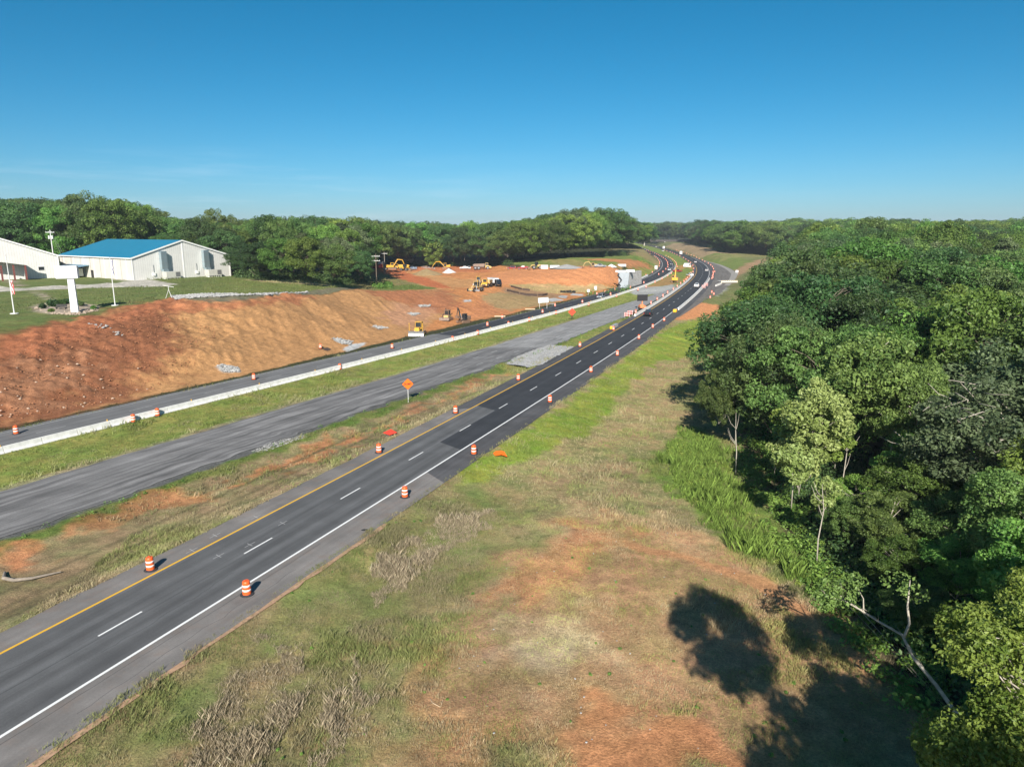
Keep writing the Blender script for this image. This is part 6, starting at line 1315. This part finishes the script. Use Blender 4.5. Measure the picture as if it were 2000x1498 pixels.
for pl, n_, lab in (([(425,716),(436,713),(468,719),(466,727),(436,727)], 260, 'long pile of pale broken rock at the foot of the slope'), ([(647,662),(660,661),(690,667),(684,674),(664,672)], 200, 'strip of pale rock above the gravel by the drum'), ([(728,637),(740,637),(760,641),(740,643)], 120, 'small patch of pale rock in the bowl'), ([(796,612),(812,611),(822,613),(806,617)], 120, 'small patch of pale rock higher in the bowl'), ([(816,597),(842,596),(838,600),(820,600)], 120, 'small patch of pale rock at the top of the bowl'), ([(820,519),(848,521),(850,526),(822,523)], 200, 'heap of pale broken concrete in the yard'), ([(170,634),(200,632),(240,655),(236,660),(200,643)], 22, 'scattered whitish rocks near the top of the red slope')):
    stones('rock_pile', pl, n_, .12, (.38 if n_ != 22 else .5), M_STN, lab)
stones('crushed_stone', [(985,712),(1015,695),(1050,682),(1075,675),(1122,678),(1095,692),(1060,712),(1035,719),(1005,717)], 1700, .05, .14, M_STN, 'light crushed stone spread between the closed road and the carriageway', lift=.07)
stones('crushed_stone', [(490,882),(530,864),(590,850),(600,853),(560,868),(510,885)], 700, .03, .09, M_STN, 'strip of pale rock along the closed road edge', lift=-.06)
stones('earth_clods', [(0,700),(160,640),(300,600),(420,640),(420,700),(300,760),(150,800),(0,825)], 1500, .05, .2, M_CLOD, 'lumps of red earth on the cut slope')
stones('pale_rocks', [(0,720),(120,690),(280,720),(300,760),(150,800),(0,820)], 55, .08, .3, mat('light_rock', (.50, .36, .26), .9), 'light rocks lying on the red slope')
stones('loose_stones', [(1000,1080),(1300,1030),(1500,1150),(1350,1498),(800,1498),(780,1250)], 60, .03, .09, M_STN, 'a few small pale stones on the bare ground')
# heaps
def heap(u, v, r, h, m, label, name='heap'):
    x, y, z = at(u, v); mb = MB(); n = 18; rings = []
    for k in range(6):
        t = k/5; rings.append([(r*(1-t*.97)*(1+.08*math.sin(3*a+k)+random.uniform(-.05, .05))*math.cos(a), r*(1-t*.97)*.8*(1+random.uniform(-.06, .06))*math.sin(a), -.3+(h+.3)*(t**.9)) for a in [2*math.pi*i/n for i in range(n)]])
    mb.loft(rings); o = mb.build(name, m); o.location = (x, y, z); tag(o, label, 'heap'); return o
heap(877, 533, 4.0, 2.2, mat('white_gravel', (.55, .55, .54), .9, noise=.1, nscale=2), 'pale grey conical gravel heap in the yard', 'gravel_heap')
heap(833, 537, 8.5, 3.0, mat('olive_soil', (.27, .19, .09), .95, noise=.2, nscale=1), 'olive brown soil heap in the yard left of the gravel heap', 'soil_heap'); heap(1107, 523, 8, 1.6, mat('grey_spoil', (.32, .31, .30), .95, noise=.2), 'low grey spoil heap on the mound top', 'spoil_heap')
heap(1194, 521, 2.8, 1.2, M_CONC2, 'white covered heap on the mound behind the silver pickup', 'covered_heap')
for u, v, l, d in ((1063, 525.5, 'white container beside the loader on the mound', (3.4, 2.2, 1.7)), (1083, 524, 'low white container right of the larger one on the mound', (4.5, 2.2, 1.2)), (1214, 521, 'stack of white panels at the right end of the mound', (4.2, 2.0, 1.1))):
    x, y, z = at(u, v); e = empty('container', (x, y, z), R(4), l, 'container'); MB().box((0, 0, d[2]/2+.1), d).build('body', M_CONC2, e, bevel=.05); MB().box((0, 0, d[2]+.14), (d[0]+.1, d[1]+.1, .1)).build('lid', M_PW, e)
    for s in (-1, 1): MB().box((s*d[0]*.35, 0, .08), (.3, d[1], .14)).build('skid', M_DK, e)
# abutment: grey wing wall and stone-patterned face
A1 = at(1218, 563); A2 = at(1226, 562.5); A3 = at(1253, 555)
e = empty('bridge_abutment', (A2[0], A2[1], 0), 0, 'unfinished bridge abutment with smooth grey wing wall and stone-patterned face', 'abutment')
def bm_mat(name, c, sc):
    m = bpy.data.materials.new(name); m.use_nodes = True; N = m.node_tree; b = N.nodes['Principled BSDF']; b.inputs['Roughness'].default_value = .9; tc = N.nodes.new('ShaderNodeTexCoord'); vo = N.nodes.new('ShaderNodeTexVoronoi'); vo.inputs['Scale'].default_value = sc; N.links.new(tc.outputs['Object'], vo.inputs[0]); mx = N.nodes.new('ShaderNodeMix'); mx.data_type = 'RGBA'; mx.inputs[6].default_value = (*[q*.6 for q in c], 1); mx.inputs[7].default_value = (*c, 1); sp = N.nodes.new('ShaderNodeSeparateColor'); N.links.new(vo.outputs['Color'], sp.inputs[0]); N.links.new(sp.outputs[0], mx.inputs[0]); N.links.new(mx.outputs[2], b.inputs['Base Color']); return m
def wallp(p, q, zt0, zt1, th, m, nm, lean=0.0):
    a = Vector((p[0]-A2[0], p[1]-A2[1])); b = Vector((q[0]-A2[0], q[1]-A2[1])); d = (b-a).normalized(); n = Vector((-d.y, d.x))*th; ins = d*lean
    V = [(a.x, a.y, -.1), (b.x, b.y, -.1), (b.x+n.x, b.y+n.y, -.1), (a.x+n.x, a.y+n.y, -.1), (a.x+ins.x, a.y+ins.y, zt0), (b.x-ins.x*.8, b.y-ins.y*.8, zt1), (b.x+n.x-ins.x*.8, b.y+n.y-ins.y*.8, zt1), (a.x+n.x+ins.x, a.y+n.y+ins.y, zt0)]
    return MB().add(V, [(3, 2, 1, 0), (4, 5, 6, 7), (0, 1, 5, 4), (1, 2, 6, 5), (2, 3, 7, 6), (3, 0, 4, 7)]).build(nm, m, e)
wx = at(1216, 563)
wallp((A2[0]-3.6, A2[1]+1.5), (A2[0]-.02, A2[1]), 6.5, 6.6, .6, mat('smooth_concrete', (.36, .40, .43), .8, noise=.1, nscale=1), 'wing_wall', -.6)
wallp(A2, A3, 6.7, 6.3, .8, bm_mat('stone_pattern', (.68, .66, .62), 1.6), 'face_wall', 1.4)
MB().box((-3.0, 2.6, 7.0), (4.4, 1.6, .8)).build('cap_beam', M_CONC2, e); MB().box((1.2, 2.4, 7.2), (3.6, 2.0, .9)).build('cap_beam', M_CONC2, e)
mb = MB(); pr_ = [(-.2, 0), (.5, .9), (-.3, 1.8), (.6, 2.6), (.9, 3.4), (.1, 4.3), (-.6, 5.2), (-.3, 6.2)]; mb.add([(-4.0+a, 1.2, b) for a, b in pr_]+[(-3.3+a, 1.0, b) for a, b in pr_], [(i, i+8, i+9, i+1) for i in range(7)]); o = mb.build('drainage_fabric', M_BLK, e); md = o.modifiers.new('thick', 'SOLIDIFY'); md.thickness = .05
# silt fences
def silt(pts, label, hh=.8):
    P_ = [at(u, v) for u, v in pts]; e = empty('silt_fence', P_[0], 0, label, 'fence'); V = []; F = []; o0 = Vector(P_[0])
    for p in P_: q = Vector(p)-o0; V += [(q.x, q.y, q.z-.1), (q.x, q.y, q.z+hh)]
    o = MB().add(V, [(2*i, 2*i+2, 2*i+3, 2*i+1) for i in range(len(P_)-1)]).build('fabric', mat('brown_fabric', (.07, .045, .035), .9), e); md = o.modifiers.new('thick', 'SOLIDIFY'); md.thickness = .05
    for p in P_[::2]: q = Vector(p)-o0; MB().box((q.x, q.y-.06, q.z+.5), (.08, .08, 1.2)).build('stake', mat('wood_stake', (.35, .25, .15), .9), e)
silt([(997, 561), (1008, 564), (1020, 567), (1035, 568.5)], 'upper short black silt fence on the seeded slope'); silt([(989, 569), (1000, 571.5), (1015, 575), (1030, 577.5), (1050, 578.5), (1060, 578.5), (1070, 576.5)], 'lower long black silt fence on the seeded slope')
for u0, u1, v, l in ((966, 987, 619, 'thin cream board lying on the orange dirt behind the drum'), (1026, 1045, 605, 'short cream board lying below the white board on posts')):
    a, b = at(u0, v), at(u1, v); mb = MB().tube([(a[0], a[1], a[2]+.15), ((a[0]+b[0])/2, (a[1]+b[1])/2-.2, (a[2]+b[2])/2+.15), (b[0], b[1], b[2]+.15)], [.17, .17, .17], 6); tag(mb.build('straw_wattle', mat('straw', (.62, .48, .32), .9)), l, 'wattle')
x, y, z = at(1113, 572); mb = MB(); rs = np.random.RandomState(2)
o = leaves_mesh('debris_pile', np.array([[x+dx, y, z+.4] for dx in (-3, -1.5, 0, 1.5)]), np.array([.9, 1.1, 1.2, .8]), np.full(4, .3), 90, .5, M_DK, rs, .5); ob = bpy.data.objects.new('debris_pile', o); COL.objects.link(ob); tag(ob, 'dark pile of fabric and debris on the seeded ground', 'debris pile')
# hole by the drum: flat sheet, the shade inside put into its colour
sheet('pit_shade', [(630,681),(640,679),(648,683),(640,686),(632,684)], .03, mat('pit_shade_colour', (.06, .04, .03), .95), kind='structure', rag=.1)
# utility poles
def pole(u, v, H, label, arms=1, trans=False, m=None):
    x, y, z = at(u, v); e = empty('utility_pole', (x, y, z-.3), 0, label, 'utility pole'); m = m or mat('pole_wood', (.16, .12, .09), .95, noise=.3, nscale=2); MB().cyl((0, 0, 0), (0, 0, H), .19, .13, 8).build('pole', m, e)
    for k in range(arms):
        a_ = MB().box((0, -.16, H-.8-k*1.6), (3.0, .12, .16)).build('crossarm', M_PW, e)
        for q in (-1.35, -.5, .5, 1.35): MB().cyl((q, -.16, H-.72-k*1.6), (q, -.16, H-.45-k*1.6), .06, n=6).build('insulator', M_PW, a_)
    if trans:
        for q in (-.55, .55): MB().cyl((q, -.1, H-3.0), (q, -.1, H-1.9), .28, n=10).build('transformer', M_PW, e)
    return e
pole(736, 556, 11.0, 'taller dark utility pole at the edge of the weedy patch', 2); x, y, z = at(752, 533); pole(752, 536, 11.0, 'utility pole with wide pale crossarm in front of the red truck', 1, m=mat('grey_pole_wood', (.28, .25, .21), .95))
e = pole(103, 541, 15.0, 'utility pole with two white transformers behind the left building', 1, True, m=M_PW); e.location = (-157, 247, 9.6)
MB().tube([(.3, .2, 14), (3, 1.5, 6), (5, 3, .3)], [.025]*3, 4).build('guy_wire', M_STEEL, e); MB().tube([(.3, .2, 13), (2.4, 1.2, 6), (4, 2, .3)], [.025]*3, 4).build('guy_wire', M_STEEL, e)
# tripod with arm at the crest
x, y, z = at(331, 583); e = empty('survey_mast', (x, y, z), 0, 'thin white tripod mast with a slanting arm at the crest of the slope', 'mast')
for a, b in ((-.9, .2), (.7, -.3), (.2, .8)): MB().cyl((0, 0, 1.9), (a, b, 0), .05, n=5).build('leg', M_PW, e)
MB().cyl((0, 0, 1.8), (0, 0, 2.6), .06, n=6).build('mast_tube', M_PW, e); MB().tube([(-1.2, 0, 2.8), (1.2, 0, 2.45)], [.06, .06], 6).build('arm', M_PW, e)
# houses behind the yard
def house(u, v, W, D, hh, rh, wallc, roofc, label, rz=0, dy=0):
    x, y, z = at(u, v); y += dy; e = empty('house', (x, y, z+.5), rz, label, 'house'); MB().box((0, D/2, hh/2), (W, D, hh)).build('wall', wallc, e)
    MB().add([(-W/2-.5, -.5, hh), (W/2+.5, -.5, hh), (W/2+.5, D+.5, hh), (-W/2-.5, D+.5, hh), (-W/2+2.5, D/2, rh), (W/2-2.5, D/2, rh)], [(0, 1, 5, 4), (2, 3, 4, 5), (1, 2, 5), (3, 0, 4), (3, 2, 1, 0)]).build('roof', roofc, e)
    for xx in (-W*.25, W*.25):
        f = MB().box((xx, -.04, 1.5), (1.4, .1, 1.2)).build('window', M_TRIM, e); MB().box((xx, -.10, 1.5), (1.15, .04, .95)).build('pane', M_GLASS, f)
    MB().box((0, -.04, 1.05), (1.0, .1, 2.1)).build('door', M_BRN, e); return e
house(787, 518, 13, 8, 3.6, 6.3, mat('tan_siding', (.42, .34, .27), .8, noise=.1), mat('brown_roof', (.13, .09, .08), .9, noise=.2), 'tan house with brown hipped roof behind the packed machines', dy=2)
house(722, 518, 8, 7, 4.0, 5.6, mat('brick_red', (.30, .16, .12), .9, noise=.2), mat('pinkish_roof', (.34, .27, .25), .9), 'small brick house half hidden by the grey-green tree', dy=2)
# overpass far up the road
bx = float(LX(1170)); e = empty('overpass', (bx, 1170, 0), R(0), 'dark flat road bridge crossing both carriageways in front of the far trees', 'bridge')
M_BR = mat('weathered_girder', (.09, .075, .07), .9, noise=.2, nscale=.2); MB().box((38, 0, 8.2), (150, 10, .7)).build('deck', M_BR, e)
for yy in (-4.2, -1.4, 1.4, 4.2): MB().box((38, yy, 7.2), (150, .5, 1.3)).build('girder', M_BR, e)
for yy in (-4.9, 4.9): MB().box((38, yy, 9.0), (150, .25, .9)).build('parapet', M_BR, e)
for xx in (-16, 12.5, 45, 75):
    p_ = MB().box((xx, 0, 6.2), (1.6, 9, .9)).build('pier', mat('pier_concrete', (.5, .47, .42), .9), e)
    for yy in (-3, 0, 3): MB().cyl((xx, yy, -.2), (xx, yy, 5.9), .7, n=10).build('column', mat('pier_concrete', (.5, .47, .42)), p_)
# stack of beams by the ramp
x, y, z = at(1413, 554); e = empty('beam_stack', (x+3.2, y, z), R(8), 'stack of cream precast beams laid side by side right of the ramp', 'precast beams'); e.scale = (.6, .6, .75)
for k in range(9):
    MB().box((-6+k*1.35, 6.5, 1.3), (.4, 8, .3)).build('beam', M_CONC2 if k % 2 else M_CONC, e)
MB().box((0, 1.9, .9), (13.5, .6, 1.8)).build('front_beam', mat('cream_concrete', (.62, .56, .45), .8), e); MB().box((0, 1.5, .25), (12.5, .3, .5)).build('bearer', M_DK, e)
for k in range(7): MB().box((-5.4+k*1.8, 1.57, 1.5), (.7, .05, .3), rx=0).build('pocket', M_DK, e)
# curved concrete liner piece in the median
x, y, z = at(1342, 522); e = empty('culvert_liner', (x, y, z), R(60), 'white curved culvert piece lying in the median by the trench', 'culvert')
n_ = 9; V = []
for yy in (-1.8, 1.8):
    for rr_ in (3.0, 2.5):
        for i in range(n_): a_ = math.pi*.95*i/(n_-1); V.append((rr_*math.cos(a_), yy, rr_*.9*math.sin(a_)))
F = []
for i in range(n_-1): F += [(i, i+1, 2*n_+i+1, 2*n_+i), (n_+i, 3*n_+i, 3*n_+i+1, n_+i+1), (i, n_+i, n_+i+1, i+1), (2*n_+i, 2*n_+i+1, 3*n_+i+1, 3*n_+i)]
MB().add(V, F).build('shell', M_CONC2, e); MB().box((2.75, 0, .1), (.7, 3.8, .25)).build('footing', M_CONC, e)
# curb of the drainage inlet at the left edge
x, y, z = at(30, 1135); o = MB().tube([(x-1.6, y+1.2, z+.1), (x-.9, y+.1, z+.2), (x+.1, y-.25, z+.22), (x+1.2, y+.1, z+.2), (x+2.6, y+1.2, z+.15)], [.09, .14, .13, .10, .05], 8).build('silt_sock', mat('grey_sock', (.25, .21, .17), .9, noise=.3, nscale=3)); tag(o, 'grey sediment sock curled round the hole at the left edge', 'sediment sock')
# fence line of small posts, dead branch, survey paint
M_TWIG = mat('pale_twig', (.55, .42, .28), .9)
x, y, z = at(852, 1378); o = MB().tube([(x-.4, y+.5, z+.08), (x-.2, y+.1, z+.1), (x+.25, y-.2, z+.07), (x+.35, y+.25, z+.2)], [.012, .022, .025, .01], 5).build('fallen_branch', M_TWIG); tag(o, 'thin pale forked branch lying on the bare ground', 'branch')
for i, (u, v) in enumerate([(1205, 1060), (1430, 1140)]):
    pass
M_PNT = mat('faint_paint', (.38, .38, .38), .8, noise=.3, nscale=10)
def cross(u, v, a0, L1, L2, k=0):
    x, y = up(u, v); mb = MB(); mb.box((0, 0, 0), (L1, .05, .004), rz=a0); mb.box((0, 0, 0.005), (L2, .05, .004), rz=a0+R(75)); o = mb.build('survey_mark', M_PNT); o.location = (x, y, .022); tag(o, kind='structure')
for u, v in ((375, 1075), (420, 1046), (500, 1010), (427, 1086), (488, 1064), (552, 1022)): cross(u, v, R(66.5), 1.1, .7)
M_TAR = mat('tar_patch', (.02, .02, .02), .7)
x, y = up(713, 1035); o = MB().lathe([(.34, 0), (.25, .03), (.02, .04)], n=9).build('tar_lump', M_TAR); o.location = (x, y, .013); o.scale = (1, .6, 1); tag(o, 'black lump of tar on the outer edge of the shoulder', 'tar lump')
# water glimpsed at the right
o = MB().add([(380, 430, -3.35), (1500, 430, -3.35), (1500, 900, -3.35), (380, 900, -3.35)], [(0, 1, 2, 3)]).build('water', mat('lake_water', (.05, .09, .12), .12, spec=.8)); tag(o, kind='structure')

# ------------------------------------------------------------------ air
hz = MB().box((0, 1300, 31), (9000, 5200, 78)).build('haze', bpy.data.materials.new('haze')); tag(hz, kind='stuff'); hm = hz.data.materials[0]; hm.use_nodes = True
hn = hm.node_tree; hn.nodes.remove(hn.nodes['Principled BSDF']); pv = hn.nodes.new('ShaderNodeVolumePrincipled'); pv.inputs['Color'].default_value = (.80, .90, 1.0, 1); pv.inputs['Density'].default_value = .00011
hn.links.new(pv.outputs[0], hn.nodes['Material Output'].inputs['Volume'])
